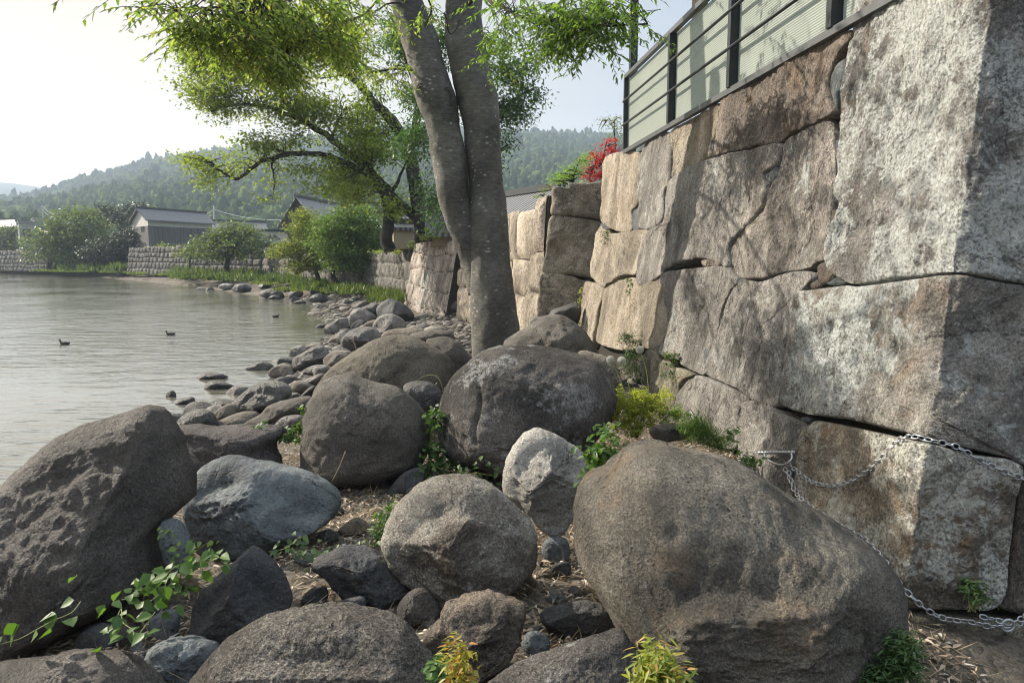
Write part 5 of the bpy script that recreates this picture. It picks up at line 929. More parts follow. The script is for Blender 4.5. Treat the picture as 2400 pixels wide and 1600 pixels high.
BL = [(462, 140, 36, 55), (478, 215, 36, 42), (500, 110, 60, 60), (520, 235, 50, 36), (560, 200, 60, 40), (600, 245, 55, 30), (510, 262, 45, 14), (640, 160, 60, 40), (700, 60, 110, 45), (790, 70, 60, 45), (740, 140, 90, 40), (820, 120, 50, 40), (680, 232, 55, 22), (720, 262, 75, 36), (790, 242, 60, 32), (850, 240, 55, 40), (840, 300, 75, 45), (900, 330, 55, 55), (700, 318, 55, 26), (630, 335, 40, 20), (608, 350, 26, 26), (470, 378, 34, 20), (445, 368, 14, 12), (500, 412, 24, 14), (540, 392, 36, 14), (628, 384, 30, 10), (560, 370, 22, 14), (485, 432, 22, 14), (642, 440, 18, 36), (650, 470, 18, 14), (580, 418, 20, 10), (730, 395, 50, 24), (800, 400, 55, 34), (860, 360, 65, 46), (735, 440, 26, 14), (790, 440, 34, 30), (560, 140, 60, 50), (880, 430, 40, 30), (925, 480, 30, 40), (830, 460, 40, 30)]
cen = blobpts(BL, D2, 2.2, 12, ro); cen = cen[perlin(cen*.75, 12) > -.07]; v, f = clumps(cen, 26, .26, .14, .075, ro, .3, .45); a = MB(); a.add(v, f); a.build('crown', leafmat('olive_green_leaf', (.075, .11, .025), (.15, .2, .045), .55, (1.9, 1.9, .8), c3=(.15, .17, .04)), t2)
twigs_to(mb, cen, sk, ro, .5, .014, 4, 5); mb.build('trunk', bark_d, t2)
# dense darker tree right behind the main trunk
D3 = 22.0; t3_ = empty('dense_tree', P(1120, 560, D3), 'dense dark green tree filling the gap on the right of the main trunk', 'tree'); ro = np.random.RandomState(32); mb = MB()
sk = [limb(mb, px3([(1110, 570), (1105, 450), (1100, 330), (1110, 200), (1120, 80)], D3), .25, .06, 8), limb(mb, px3([(1102, 350), (1150, 290), (1210, 230), (1250, 210)], D3), .09, .02), limb(mb, px3([(1104, 420), (1140, 370), (1190, 340)], D3), .07, .02), limb(mb, px3([(1105, 420), (1040, 330), (980, 220), (940, 110)], D3), .1, .03)]
BL = [(1190, 175, 65, 34), (1215, 232, 52, 34), (1185, 285, 50, 34), (1170, 335, 42, 34), (1245, 205, 30, 22), (1150, 378, 28, 20), (1130, 250, 40, 60), (985, 300, 40, 45), (1000, 400, 30, 50), (975, 350, 40, 40), (1010, 470, 22, 40), (930, 62, 42, 36), (915, 95, 30, 22), (960, 120, 45, 40), (975, 210, 45, 50), (1040, 100, 60, 60), (1225, 265, 30, 18), (1235, 170, 35, 18), (1020, 520, 22, 30), (1150, 130, 60, 40)]
cen = blobpts(BL, D3, 1.4, 10, ro); cen = cen[perlin(cen*1.1, 14) > -.08]; v, f = clumps(cen, 30, .22, .12, .055, ro, .45, .4); a = MB(); a.add(v, f); a.build('crown', leafmat('deep_green_leaf', (.035, .07, .025), (.08, .13, .04), .3, (1.6, 2.0, .8)), t3_); twigs_to(mb, cen, sk, ro, .3, .012, 4, 4); mb.build('trunk', bark_d, t3_)
# ------------------------------------------------------------------ trees and shrubs on the far bank
def small_tree(name, label, blobs, D, trunk, r0, mat, dens=9, k=26, rc=.3, l=.2, w=.11, depth=1.6, seed=1, cat='tree', flat=.35):
    ro = np.random.RandomState(seed); e = empty(name, P(*trunk[0][:2], D), label, cat); mb = MB(); sk = [limb(mb, px3(trunk, D), r0, r0*.35, 7)]
    for bl in blobs[::2]: sk.append(limb(mb, np.array([sk[0][-4], (sk[0][-1]+P(bl[0], bl[1], D))/2+[0, 0, .1], P(bl[0], bl[1], D)]), r0*.4, r0*.1, 5))
    cen = blobpts(blobs, D, depth, dens, ro); v, f = clumps(cen, k, rc, l, w, ro, .2, flat); a = MB(); a.add(v, f); a.build('crown', mat, e); twigs_to(mb, cen, sk, ro, .3, .015, 4, 5); mb.build('trunk', bark_d, e); return e
lm = leafmat('maple_green_leaf', (.04, .078, .022), (.105, .15, .035), .4, (1.8, 2.0, .8)); lo = leafmat('maple_golden_leaf', (.06, .09, .02), (.13, .16, .03), .45, (1.7, 1.8, .8), c3=(.19, .17, .03)); lf = leafmat('bank_tree_leaf', (.05, .075, .025), (.12, .155, .05), .35, (1.7, 1.8, .9)); ld = leafmat('dark_evergreen_leaf', (.018, .03, .018), (.045, .06, .028), .15, (1.5, 1.6, .8)); lh = leafmat('light_hedge_leaf', (.1, .14, .03), (.18, .22, .05), .4, (1.8, 1.8, .8))
small_tree('maple_tree', 'round green maple leaning over the rocky bank left of the pink wall', [(830, 496, 48, 18), (800, 530, 62, 30), (860, 535, 50, 34), (790, 575, 62, 32), (850, 590, 56, 34), (885, 570, 26, 38), (800, 618, 45, 18), (855, 622, 40, 14), (770, 550, 25, 20)], 40, [(797, 684), (790, 668), (779, 645), (785, 610), (800, 570)], .24, lm, 20, 26, .3, .15, .1, 2, 41)
small_tree('maple_tree', 'golden green maple spreading in front of the short sunlit wall', [(712, 508, 34, 18), (700, 540, 30, 14), (688, 580, 44, 20), (665, 592, 30, 12), (730, 618, 46, 18), (730, 565, 40, 26), (700, 625, 36, 12), (760, 600, 34, 32), (740, 535, 30, 20)], 43, [(748, 660), (742, 640), (735, 610), (725, 570)], .15, lo, 20, 26, .3, .15, .1, 1.6, 42)
small_tree('spreading_tree', 'low wide-spreading tree standing on the shore before the grey wall', [(545, 538, 40, 16), (500, 565, 40, 16), (560, 572, 42, 22), (470, 588, 38, 12), (585, 550, 25, 22), (520, 602, 45, 13), (590, 592, 26, 14), (450, 600, 22, 8), (530, 560, 40, 20), (610, 570, 16, 14)], 60, [(531, 662), (531, 640), (533, 615), (540, 585)], .32, lf, 14, 26, .42, .26, .16, 2.4, 43)
small_tree('broad_tree', 'broad light green tree at the water far left, before the concrete houses', [(190, 500, 32, 18), (150, 520, 38, 20), (110, 560, 36, 20), (180, 560, 48, 30), (120, 600, 42, 15), (215, 525, 28, 26), (92, 578, 22, 15), (200, 600, 36, 18), (160, 590, 40, 22), (140, 545, 40, 22)], 92, [(170, 634), (172, 610), (175, 580)], .5, lf, 12, 26, .6, .42, .26, 4, 44)
small_tree('evergreen_tree', 'dark evergreen tree rising left of the storehouse roof', [(262, 492, 24, 17), (320, 486, 28, 15), (285, 510, 40, 20), (340, 500, 14, 12), (250, 520, 24, 20)], 100, [(290, 620), (290, 570), (290, 530)], .4, ld, 14, 26, .6, .42, .22, 3, 45)
small_tree('evergreen_shrub', 'dark rounded evergreen growing down over the wall beside the storehouse', [(262, 572, 36, 24), (300, 555, 40, 22), (330, 548, 18, 16), (250, 602, 28, 16), (290, 590, 34, 22), (325, 570, 20, 12), (225, 595, 24, 22)], 88, [(275, 628), (278, 610), (282, 590)], .35, ld, 14, 26, .55, .38, .22, 3, 46, cat='shrub')
small_tree('distant_tree', 'grey-green tree at the very left edge of the far bank', [(8, 545, 30, 18), (30, 568, 22, 12), (-20, 560, 30, 24), (10, 590, 24, 10)], 120, [(10, 628), (12, 600), (14, 570)], .4, lf, 12, 22, .8, .5, .3, 3, 47)
for i, (bl, D, lab) in enumerate([([(345, 588, 28, 9), (330, 598, 14, 8)], 83, 'light green shrub spilling over the left end of the long grey wall'), ([(385, 580, 30, 9), (372, 590, 16, 7)], 82, 'light green hedge plant under the middle of the storehouse'), ([(425, 588, 30, 9), (440, 580, 18, 7)], 80, 'light green hedge plant right of the storehouse drainpipe'),
                                  ([(630, 560, 20, 12), (645, 570, 14, 10)], 72, 'dark round shrub in front of the small tiled shed'), ([(590, 608, 22, 9), (615, 600, 12, 6)], 66, 'green creeper on top of the wall left of the short sunlit wall'), ([(905, 590, 36, 4), (935, 588, 18, 4)], 33, 'yellowish grass strip on top of the dim grey wall'), ([(962, 578, 12, 8), (972, 565, 8, 8)], 29, 'small leafy shrub beside the tan shed'), ([(1010, 558, 26, 5), (990, 556, 14, 4)], 24.5, 'brownish ground plants along the crown of the pinkish wall')]):
    small_tree('shrub', lab, bl, D, [(bl[0][0], bl[0][1]+bl[0][3]+2), (bl[0][0], bl[0][1]+2), (bl[0][0], bl[0][1])], .05, [lh, lh, lh, ld, lh, lh, lf, lo][i], 16, 24, .2*D/60, .18*D/60, .12*D/60, .8, 60+i, cat='shrub')
# plants on the bastion
small_tree('red_shrub', 'bright red-leaved shrub on the bastion against the fence post', [(1425, 342, 22, 18), (1405, 375, 26, 26), (1388, 405, 20, 22), (1438, 365, 20, 20), (1380, 420, 14, 8), (1410, 405, 20, 18)], 14.9, [(1412, 440), (1412, 410), (1412, 370)], .03, leafmat('red_leaf', (.28, .015, .012), (.5, .03, .02), .35, (1.6, .9, .8), c3=(.09, .02, .02)), 14, 16, .07, .06, .022, .3, 50, cat='shrub')
small_tree('nandina_shrub', 'yellowish feathery shrub above the red-leaved one', [(1440, 290, 22, 20), (1450, 318, 16, 22), (1420, 285, 14, 10), (1405, 300, 8, 4)], 15.3, [(1440, 400), (1442, 350), (1440, 300)], .02, lo, 12, 14, .08, .06, .018, .3, 51, cat='shrub')
small_tree('bamboo_shrub', 'bright green narrow-leaved bush left of the red-leaved shrub', [(1345, 400, 32, 18), (1320, 415, 26, 14), (1370, 378, 20, 18), (1300, 424, 14, 8), (1380, 360, 8, 8)], 15.2, [(1345, 445), (1345, 425), (1345, 400)], .02, leafmat('bright_bamboo_leaf', (.12, .2, .02), (.2, .3, .04), .45, (1.6, 1.8, .7)), 15, 14, .08, .075, .018, .3, 52, cat='shrub')
small_tree('creeper', 'yellow-green creeper on the sloping crown of the bastion', [(1275, 448, 10, 8), (1262, 462, 8, 6), (1288, 440, 8, 5)], 14.8, [(1275, 462), (1275, 455), (1275, 448)], .01, lh, 22, 14, .05, .045, .02, .1, 53, cat='creeper')
# ------------------------------------------------------------------ chain and shackle on the wall
def WP(px, py, out=.03):
    pos, n = wall_pos(np.array([wall_uv(px, py)])); return (pos+n*out)[0]
def chain(name, path, label, out=.035, link=.046, wire=.0046):
    pts = np.array([WP(*nat('3', [(p[0], p[1])])[0], out if len(p) < 3 else p[2]) for p in path]); s = spline(pts, 400); d = np.concatenate([[0], np.cumsum(np.linalg.norm(np.diff(s, axis=0), axis=1))]); n = int(d[-1]/(link*.74)); mb = MB(); th = np.linspace(0, 2*math.pi, 17)
    for i in range(n):
        c = np.array([np.interp((i+.5)*d[-1]/n, d, s[:, k_]) for k_ in range(3)]); c2 = np.array([np.interp((i+.6)*d[-1]/n, d, s[:, k_]) for k_ in range(3)]); t = c2-c; t /= np.linalg.norm(t)+1e-9; a, b_ = basis(t, WN)
        r = R(45 if i % 2 else -45)+.2*math.sin(i*1.7); u = a*math.cos(r)+b_*math.sin(r); e = 5
        P_ = [c+t*(link/2-wire)*np.sign(math.cos(x))*abs(math.cos(x))**.8+u*(link*.30)*np.sign(math.sin(x))*abs(math.sin(x))**.8 for x in th]; mb.add(*tube(P_[:-1]+[P_[0]], wire, 6, False))
    o = mb.build(name, chainm, None); tag(o, label, 'chain'); return o
chainm = plainmat('galvanised_steel', (.34, .35, .36), .45, .7, .3, 30)
chain('steel_chain', [(1200, 402, .05), (1240, 440), (1300, 488), (1360, 506), (1420, 512), (1480, 502), (1530, 482), (1590, 440), (1650, 390), (1720, 325), (1765, 288, .05), (1830, 268, .05), (1900, 285, .04), (2000, 310), (2100, 370), (2230, 432), (2352, 475), (2450, 510)], 'upper galvanised chain drooping from the shackle and over the wall corner')
chain('steel_chain', [(1190, 425, .06), (1215, 500), (1262, 585), (1330, 632), (1400, 680), (1500, 738), (1580, 790), (1640, 845), (1690, 900), (1725, 960), (1750, 1010), (1790, 1065), (1850, 1118), (1940, 1162), (2060, 1172, .06), (2150, 1190, .07), (2250, 1188, .06), (2352, 1175), (2450, 1165)], 'lower galvanised chain following the edge of the enormous boulder down to the right')
chain('steel_chain', [(1205, 440, .05), (1240, 540), (1300, 600), (1370, 650), (1440, 690), (1520, 735), (1610, 795), (1690, 880)], 'second strand of chain lying beside the lower one on the boulder edge', out=.055)
chain('steel_chain', [(2110, 1150, .04), (2170, 1160, .05), (2230, 1170, .07), (2300, 1160, .06), (2352, 1135), (2450, 1090)], 'short doubled chain at the bottom right near the ring')
sh_ = empty('shackle', WP(*nat('3', [(1160, 350)])[0]), 'steel shackle with a ribbed bar fixed in the joint of the wall', 'shackle'); M_ = MB()
a_ = WP(*nat('3', [(1084, 352)])[0], .10); b_ = WP(*nat('3', [(1226, 344)])[0], .03); s = np.linspace(0, 1, 60)[:, None]; M_.add(*tube(a_*(1-s)+b_*s, .0115+.0022*np.sign(np.sin(np.arange(60)*1.3)), 10)); M_.build('ribbed_bar', chainm, sh_)
M_ = MB(); M_.add(*tube(spline([WP(*nat('3', [(x, y)])[0], o_) for x, y, o_ in ((1108, 352, .09), (1118, 375, .10), (1150, 402, .09), (1190, 412, .08), (1216, 400, .07), (1222, 375, .05), (1212, 346, .04))], 40), .0085, 10)); M_.build('bow', chainm, sh_)
c = WP(*nat('3', [(2235, 1185)])[0], .07); M_ = MB(); th = np.linspace(0, 2*math.pi, 25); M_.add(*tube([c+.03*math.cos(x)*ED+.03*math.sin(x)*CE for x in th], .0075, 8, False)); tag(M_.build('steel_ring', chainm, None), 'steel ring joining the chains at the bottom right', 'ring')
# ------------------------------------------------------------------ litter, gravel, bank grass
ro = np.random.RandomState(5)
litm = leafmat('dry_leaf', (.12, .085, .055), (.38, .3, .22), .12, (1.2, 1.1, .9), c3=(.55, .5, .43)); strawm = leafmat('dry_straw', (.13, .09, .05), (.36, .28, .17), .1)
n = 60000; x = ro.uniform(-2.9, 2.3, n); y = ro.uniform(2.2, 8.6, n); sd_ = sd_shore(x, y); den = .35+.9*perlin(np.stack([x*1.1, y*1.1, 0*x], 1), 77); ok = (sd_ > .45) & (ro.rand(n) < den+.25); x, y = x[ok][:34000], y[ok][:34000]
z = ground(x, y)+ro.uniform(.0, .03, len(x)); h = len(x)//2; pos = np.stack([x, y, z], 1); t = ro.normal(size=(len(x), 3)); t[:, 2] *= .35
v, f = leafmesh(pos[:h], t[:h], .048*ro.uniform(.5, 1.6, h), .017*ro.uniform(.6, 1.5, h), .7, True, ro, np.array([0, 0, 1.5])); a = MB(); a.add(v, f); tag(a.build('leaf_litter', litm, None, origin=(0, 5, .5)), 'dry brown leaves covering the earth between the boulders', 'leaf litter', kind='stuff')
v, f = leafmesh(pos[h:], t[h:], .13*ro.uniform(.4, 1.6, len(x)-h), .0035, .2, False, ro, np.array([0, 0, 1.0])); a = MB(); a.add(v, f); tag(a.build('dry_straw', strawm, None, origin=(0, 5, .5)), 'dry grass stems and twigs strewn between the boulders', 'dry grass', kind='stuff')
gv, gf, c_ = [], [], 0; n = 26000; x = ro.uniform(-14, 3, n); y = ro.uniform(4, 42, n); s_ = sd_shore(x, y); w_ = .5+y*.05; ok = (s_ > -.25-w_*.25) & ((s_ < w_*.9) | ((x > -3.5) & (y > 8.4) & (y < 24) & (ro.rand(n) < .8))) & ~((x > -.9) & (y < 8.2)); x, y, s_ = x[ok], y[ok], s_[ok]
for i in range(min(6000, len(x))):
    r = ro.uniform(.02, .055)*(1+y[i]*.055)*(1.8 if ro.rand() < .08 else 1); zz_ = float(ground(x[i], y[i])[0]) if False else 0; V_ = IV*(1+.12*ro.normal(size=(len(IV), 1)))*[r*ro.uniform(.8, 1.4), r, r*ro.uniform(.4, .7)]; an = ro.uniform(0, 6.3); ca, sa = math.cos(an), math.sin(an); V_ = V_@np.array([[ca, sa, 0], [-sa, ca, 0], [0, 0, 1]]); gv.append(V_+[x[i], y[i], 0]); gf.append(IF+c_*len(IV)); c_ += 1
gz = np.repeat(ground(x[:c_], y[:c_]), len(IV)); V_ = np.concatenate(gv); V_[:, 2] += gz
tag(mk('shore_gravel', V_, np.concatenate(gf), leafmat('gravel_stone', (.035, .033, .03), (.12, .112, .1), 0.0, c3=(.22, .205, .185)), origin=(0, 10, 0)), 'grey gravel and small cobbles along the shore', 'gravel', kind='stuff')
def grass(name, label, polys, n, h, w, mat, z=.7, seed=1, bl=22, lean=.35):
    ro = np.random.RandomState(seed); Pp, Tt, Ll, Ww = [], [], [], []
    cl = lambda xx: math.sin(xx*.11)+math.sin(xx*.037+2)+math.sin(xx*.3)*.6 > -.5
    for (x0, y0, x1, y1, sl) in polys:   # pixel bands, sl = drop of y across x
        m_ = int(n*(x1-x0)/sum(p_[2]-p_[0] for p_ in polys)); xs = ro.uniform(x0, x1, m_); ys = ro.uniform(y0, y1, m_)+sl*(xs-x0)/(x1-x0)
        for xx, yy in zip(xs, ys):
            if not cl(xx+yy*7): continue
            p = PZ(xx, yy, z); D = np.linalg.norm(p-CAM); k_ = bl; s = h*min(D, 90)/50*ro.uniform(.5, 1.4); q_ = p+ro.normal(size=(k_, 3))*[s*.5, s*.5, 0]; q_[:, 2] = z-.15+ro.uniform(0, .1, k_); t = ro.normal(size=(k_, 3))*lean; t[:, 2] = 1
            Pp.append(q_); Tt.append(t); Ll.append(s*ro.uniform(.5, 1.2, k_)); Ww.append(np.full(k_, w*D/50))
    v, f = leafmesh(np.concatenate(Pp), np.concatenate(Tt), np.concatenate(Ll), np.concatenate(Ww), .3, False, ro); a = MB(); a.add(v, f); return tag(a.build(name, mat, None), label, 'grass', kind='stuff')
gl = leafmat('olive_grass', (.05, .075, .02), (.12, .15, .04), .4, (1.8, 1.9, .8)); gd = leafmat('bank_weed', (.04, .06, .02), (.09, .12, .03), .3)  # lighter olive grass, darker green weeds
grass('shore_grass', 'bright grass along the far beach and bank', [(60, 631, 300, 634, 4), (300, 635, 540, 641, 7), (400, 644, 545, 650, 5), (560, 646, 700, 658, 12), (720, 664, 860, 678, 8), (640, 662, 720, 676, 4)], 1200, .11, .06, gl, .72, 3)
grass('bank_weeds', 'darker weeds and bushes along the foot of the far walls', [(150, 625, 420, 634, 4), (420, 634, 700, 650, 12), (700, 655, 950, 676, 22), (860, 672, 950, 702, 4)], 900, .5, .12, gd, .75, 4)
# ------------------------------------------------------------------ small plants among the boulders
def pg(px, py, lift=.0):
    D = PG(px, py); p = P(px, py, D); p[2] += lift; return p
def WDp(reg, x, y): a, b_ = nat(reg, [(x, y)])[0]; return float((WP(a, b_, .1)-CAM)@FWD)
def plant(name, label, reg, blobs, mat, leaf, w, k=8, dens=16, cat='plant', D=None, stems=8, depth=.08, seed=1, six=True, droop=.1, base=None, rc=None):
    ro = np.random.RandomState(seed); s = REG[reg][2]; bl = [(*nat(reg, [(b[0], b[1])])[0], b[2]/s, b[3]/s) for b in blobs]
    lo = max(bl, key=lambda b: b[1]+b[3]); bx, by = (lo[0], lo[1]+lo[3]) if base is None else nat(reg, [base])[0]
    D = D or PG(bx, by); root = P(bx, by, D); e = empty(name, root, label, cat); cen = blobpts(bl, D, depth, dens, ro); v, f = clumps(cen, k, rc or leaf*.6, leaf, w, ro, droop, .8, six); a = MB(); a.add(v, f); a.build('leaves', mat, e)
    mb = MB()
    for c in cen[ro.permutation(len(cen))[:stems]]: mb.add(*tube(spline([root+ro.normal(size=3)*[.02, .02, 0], (root+c)/2+ro.normal(size=3)*.01, c], 6), np.linspace(.003, .0015, 6), 4, False))
    mb.build('stems', stemm, e); return e
def vine(name, label, reg, path, mat, leaf=.05, w=.9, seed=1, D=None, out=0.0, step=.028, cat='vine', z=.07, spread=.03):
    ro = np.random.RandomState(seed); pts = []
    for p in path:
        x, y = nat(reg, [(p[0], p[1])])[0]; d_ = p[2] if len(p) > 2 else (D or PG(x, y)); pts.append(P(x, y, d_)+[0, 0, z])
    s = spline(pts, len(pts)*10); L = np.concatenate([[0], np.cumsum(np.linalg.norm(np.diff(s, axis=0), axis=1))]); e = empty(name, pts[0], label, cat); mb = MB(); mb.add(*tube(s, .0022, 5, False)); n = max(3, int(L[-1]/step))
    c = np.stack([np.interp(np.linspace(0, L[-1], n), L, s[:, i]) for i in range(3)], 1)+ro.normal(size=(n, 3))*spread; t = ro.normal(size=(n, 3)); t[:, 2] = t[:, 2]*.4-.25; t[:, 1] -= .5
    v, f = leafmesh(c, t, leaf*ro.uniform(.6, 1.25, n), leaf*w*ro.uniform(.8, 1.1, n), .3, True, ro, np.array([-.2, -.5, 1.0])); a = MB(); a.add(v, f); a.build('leaves', mat, e); mb.build('stem', stemm, e); return e
stemm = plainmat('green_stem', (.12, .14, .04), .6); vm = leafmat('vine_leaf', (.035, .08, .018), (.08, .145, .03), .35, (1.8, 1.9, .8)); vd = leafmat('dark_vine_leaf', (.03, .06, .02), (.06, .11, .03), .25); ylw = leafmat('sun_toned_weed', (.2, .26, .035), (.36, .4, .08), .5, (1.5, 1.5, .7), c3=(.36, .3, .06)); vp = leafmat('pale_vine_leaf', (.12, .18, .04), (.2, .27, .06), .4); mpl = leafmat('seedling_leaf', (.2, .2, .04), (.3, .24, .05), .4, c3=(.4, .14, .05))  # sunlight on the yellow-green weeds is put into their raised colour
plant('weed_clump', 'bright yellow-green weed clump glowing in the sun beside the lichen-spotted boulder', 'D', [(560, 640, 150, 110), (450, 720, 110, 120), (620, 760, 150, 110), (740, 640, 110, 80), (400, 540, 40, 70), (520, 870, 110, 70), (820, 570, 60, 60), (600, 560, 110, 60), (420, 840, 90, 60)], ylw, .022, .012, k=14, dens=30, seed=3, depth=.2, D=6.3, base=(540, 960), stems=30)
plant('low_weeds', 'low sunlit pale-leaved weeds between the yellow-green clump and the wall', 'D', [(860, 740, 110, 40), (960, 760, 90, 50), (800, 800, 60, 30), (930, 690, 50, 30)], vp, .025, .018, k=10, dens=20, seed=4, D=6.2)
plant('grass_tuft', 'dark green grass tuft at the foot of the wall, behind the enormous boulder', 'D', [(1100, 860, 70, 70), (1180, 930, 90, 80), (1280, 1010, 90, 50), (1080, 960, 80, 50), (1360, 1050, 50, 30), (1000, 900, 50, 50)], leafmat('tuft_blade', (.05, .1, .02), (.12, .18, .04), .35), .06, .006, k=18, dens=22, seed=5, D=5.7, droop=-.9, six=False)
plant('leafy_seedling', 'small broad-leaved seedling in the joint at the right end of the grass tuft', 'D', [(1440, 960, 40, 40), (1455, 920, 25, 25)], vm, .05, .035, k=5, dens=12, seed=6, D=5.2)
plant('leafy_seedling', 'pale rosette of small leaves where the wall meets the enormous boulder', 'D', [(1570, 1150, 90, 35), (1620, 1190, 40, 30)], vm, .04, .032, k=5, dens=12, seed=7, D=4.9)
plant('leafy_weed', 'broad-leaved green weed in the hollow left of the enormous boulder top', 'D', [(210, 1100, 80, 60), (300, 1200, 90, 60), (200, 1220, 90, 60), (400, 1190, 60, 50), (270, 950, 60, 50), (380, 1080, 30, 30), (160, 1290, 60, 40), (100, 1080, 40, 40)], vm, .05, .032, k=6, dens=14, seed=8, depth=.1, D=4.15, base=(250, 1290))
plant('fern', 'dark fern growing from the wall foot above the dandelions', 'D', [(480, 60, 100, 60), (560, 120, 90, 60), (520, 200, 90, 70), (560, 330, 80, 90), (480, 300, 60, 80), (600, 60, 30, 80), (440, 20, 60, 30), (560, 440, 60, 60)], vd, .045, .012, k=12, dens=18, seed=9, D=WDp('D', 560, 200), cat='fern', base=(560, 480))
plant('nandina_seedling', 'leafy sprig with reddish tips growing out of the wall joint', 'D', [(870, 220, 70, 40), (910, 270, 80, 50), (990, 330, 80, 60), (1010, 390, 70, 50), (850, 390, 50, 30), (1040, 450, 30, 40), (950, 300, 70, 40)], vd, .04, .028, k=7, dens=14, seed=10, D=WDp('D', 930, 320), base=(1000, 420))
plant('red_sprig', 'brownish red young leaves at the top of the sprig in the wall joint', 'D', [(870, 205, 70, 30), (950, 180, 50, 30), (900, 240, 60, 20)], leafmat('russet_leaf', (.16, .07, .03), (.26, .14, .06), .3), .035, .012, k=8, dens=18, seed=11, D=WDp('D', 900, 200))
plant('maple_seedling', 'yellowish maple seedling with an orange tip at the bottom edge beside the enormous boulder', '3', [(515, 1340, 25, 20), (520, 1380, 40, 25), (500, 1430, 60, 35), (590, 1450, 50, 30), (480, 1480, 50, 25), (540, 1490, 60, 20)], leafmat('young_maple_leaf', (.12, .17, .03), (.24, .25, .05), .4, c3=(.42, .2, .07)), .045, .012, k=9, dens=16, seed=12, D=2.5)
plant('maple_seedling', 'orange and yellow maple seedling before the rusty rock at the bottom', '2', [(1040, 1390, 16, 24), (1070, 1410, 18, 20), (1090, 1460, 22, 24), (1080, 1540, 40, 24), (1060, 1500, 15, 20)], mpl, .036, .012, k=8, dens=22, seed=13, D=2.6, base=(1085, 1600))
plant('leafy_seedling', 'small bright green seedling left of the orange maple seedling', '2', [(960, 1480, 30, 30), (950, 1510, 20, 20)], vm, .035, .028, k=6, dens=16, seed=14, D=2.85)
plant('fern', 'green fern in the bottom right corner between the enormous boulder and the wall foot', '3', [(1740, 1320, 40, 50), (1730, 1400, 70, 60), (1660, 1450, 90, 40), (1760, 1290, 25, 30), (1600, 1480, 50, 20)], vd, .035, .008, k=14, dens=20, seed=15, D=2.85, cat='fern', base=(1660, 1530))
plant('maple_seedling', 'faint green maple seedling low on the corner block', '3', [(2105, 1000, 30, 25), (2110, 1050, 40, 30), (2095, 1030, 30, 30)], vd, .035, .014, k=6, dens=16, seed=16, D=WDp('3', 2105, 1030), base=(2080, 1130))
plant('ivy', 'sprig of ivy hanging from the upper tan wall blocks', '4', [(235, 500, 12, 40), (245, 480, 25, 12), (380, 550, 12, 30)], vd, .05, .03, k=6, dens=18, seed=17, D=WDp('4', 240, 500), cat='ivy')
plant('ivy', 'small ivy patch on the low tan block near the fern', '4', [(350, 720, 22, 30), (355, 760, 20, 25)], vm, .05, .03, k=6, dens=14, seed=18, D=WDp('4', 350, 730), cat='ivy')
plant('creeper', 'yellowish creeper on the end edge of the near wall above the dark rounded boulder', '4', [(118, 740, 5, 30), (114, 800, 5, 40), (110, 870, 6, 30)], ylw, .04, .025, k=6, dens=30, seed=19, D=13.5, cat='creeper')
plant('leafy_weed', 'green weeds in the gap below the left side of the lichen-spotted boulder', '2', [(1000, 430, 60, 35), (960, 380, 40, 50), (1100, 440, 60, 25), (1160, 450, 30, 20), (930, 330, 30, 40)], vd, .045, .032, k=6, dens=14, seed=20, D=5.75, base=(1020, 480))
plant('leafy_weed', 'sunlit leaf spray climbing the gap left of the lichen-spotted boulder', '2', [(945, 150, 25, 25), (930, 210, 28, 22), (960, 190, 15, 20), (885, 405, 14, 16), (910, 450, 20, 16)], vm, .05, .035, k=5, dens=20, seed=21, D=5.8)
plant('leafy_weed', 'bright narrow-leaved weed at the left edge of the round central boulder', '2', [(660, 730, 35, 30), (640, 790, 28, 30), (720, 640, 20, 14), (690, 690, 25, 20)], vm, .045, .02, k=6, dens=20, seed=22, D=4.55)
plant('leafy_weed', 'sunlit yellow-green weed in the cleft left of the tall rounded boulder', 'A', [(1190, 1400, 20, 60), (1150, 1450, 40, 30), (1210, 1230, 14, 40), (1080, 1510, 60, 25), (1000, 1500, 50, 25), (850, 1375, 26, 16), (1180, 1520, 20, 30)], vm, .04, .028, k=5, dens=30, seed=23, D=5.9)
vine('vine', 'heart-leaved vine along the foot of the huge left boulder', '1', [(1210, 930), (1100, 900), (1040, 930), (940, 950), (880, 990), (830, 1030), (760, 1070), (700, 1120), (640, 1130)], vm, .06, .85, 30, step=.012, D=3.35, z=0)
vine('vine', 'pale-tipped vine shoots in front of the small slate-blue rock', '1', [(870, 820, 3.75), (910, 850, 3.75), (930, 910, 3.75), (940, 990, 3.75), (1010, 960, 3.8), (1100, 900, 3.85), (1110, 960, 3.85)], vp, .04, .8, 31, step=.014)
vine('vine', 'large-leaved vine climbing out of the bottom left corner', '1', [(10, 1450, 3.0), (110, 1420, 3.05), (200, 1370, 3.1), (290, 1320, 3.15), (380, 1280, 3.2), (430, 1220, 3.25)], vm, .075, .85, 32, step=.028)
vine('vine', 'vine with large leaves over the grey cobbles at the lower left', '1', [(545, 1390, 3.1), (600, 1350, 3.15), (640, 1260, 3.25), (650, 1330, 3.15), (700, 1370, 3.1), (720, 1410, 3.05), (820, 1275, 3.2)], vm, .06, .8, 33, step=.022)
vine('vine', 'dull green vine at the lower edge of the blue-grey boulder', '1', [(1410, 880), (1500, 860), (1580, 800), (1560, 880), (1640, 910), (1710, 880)], vd, .045, .8, 34, step=.014, z=0, D=4.0)
vine('vine', 'small round-leaved vine climbing the left side of the enormous boulder', '3', [(170, 600, 4.35), (130, 640, 4.35), (150, 690, 4.32), (110, 720, 4.3), (125, 765, 4.3)], vm, .032, .9, 35, step=.016, spread=.012)
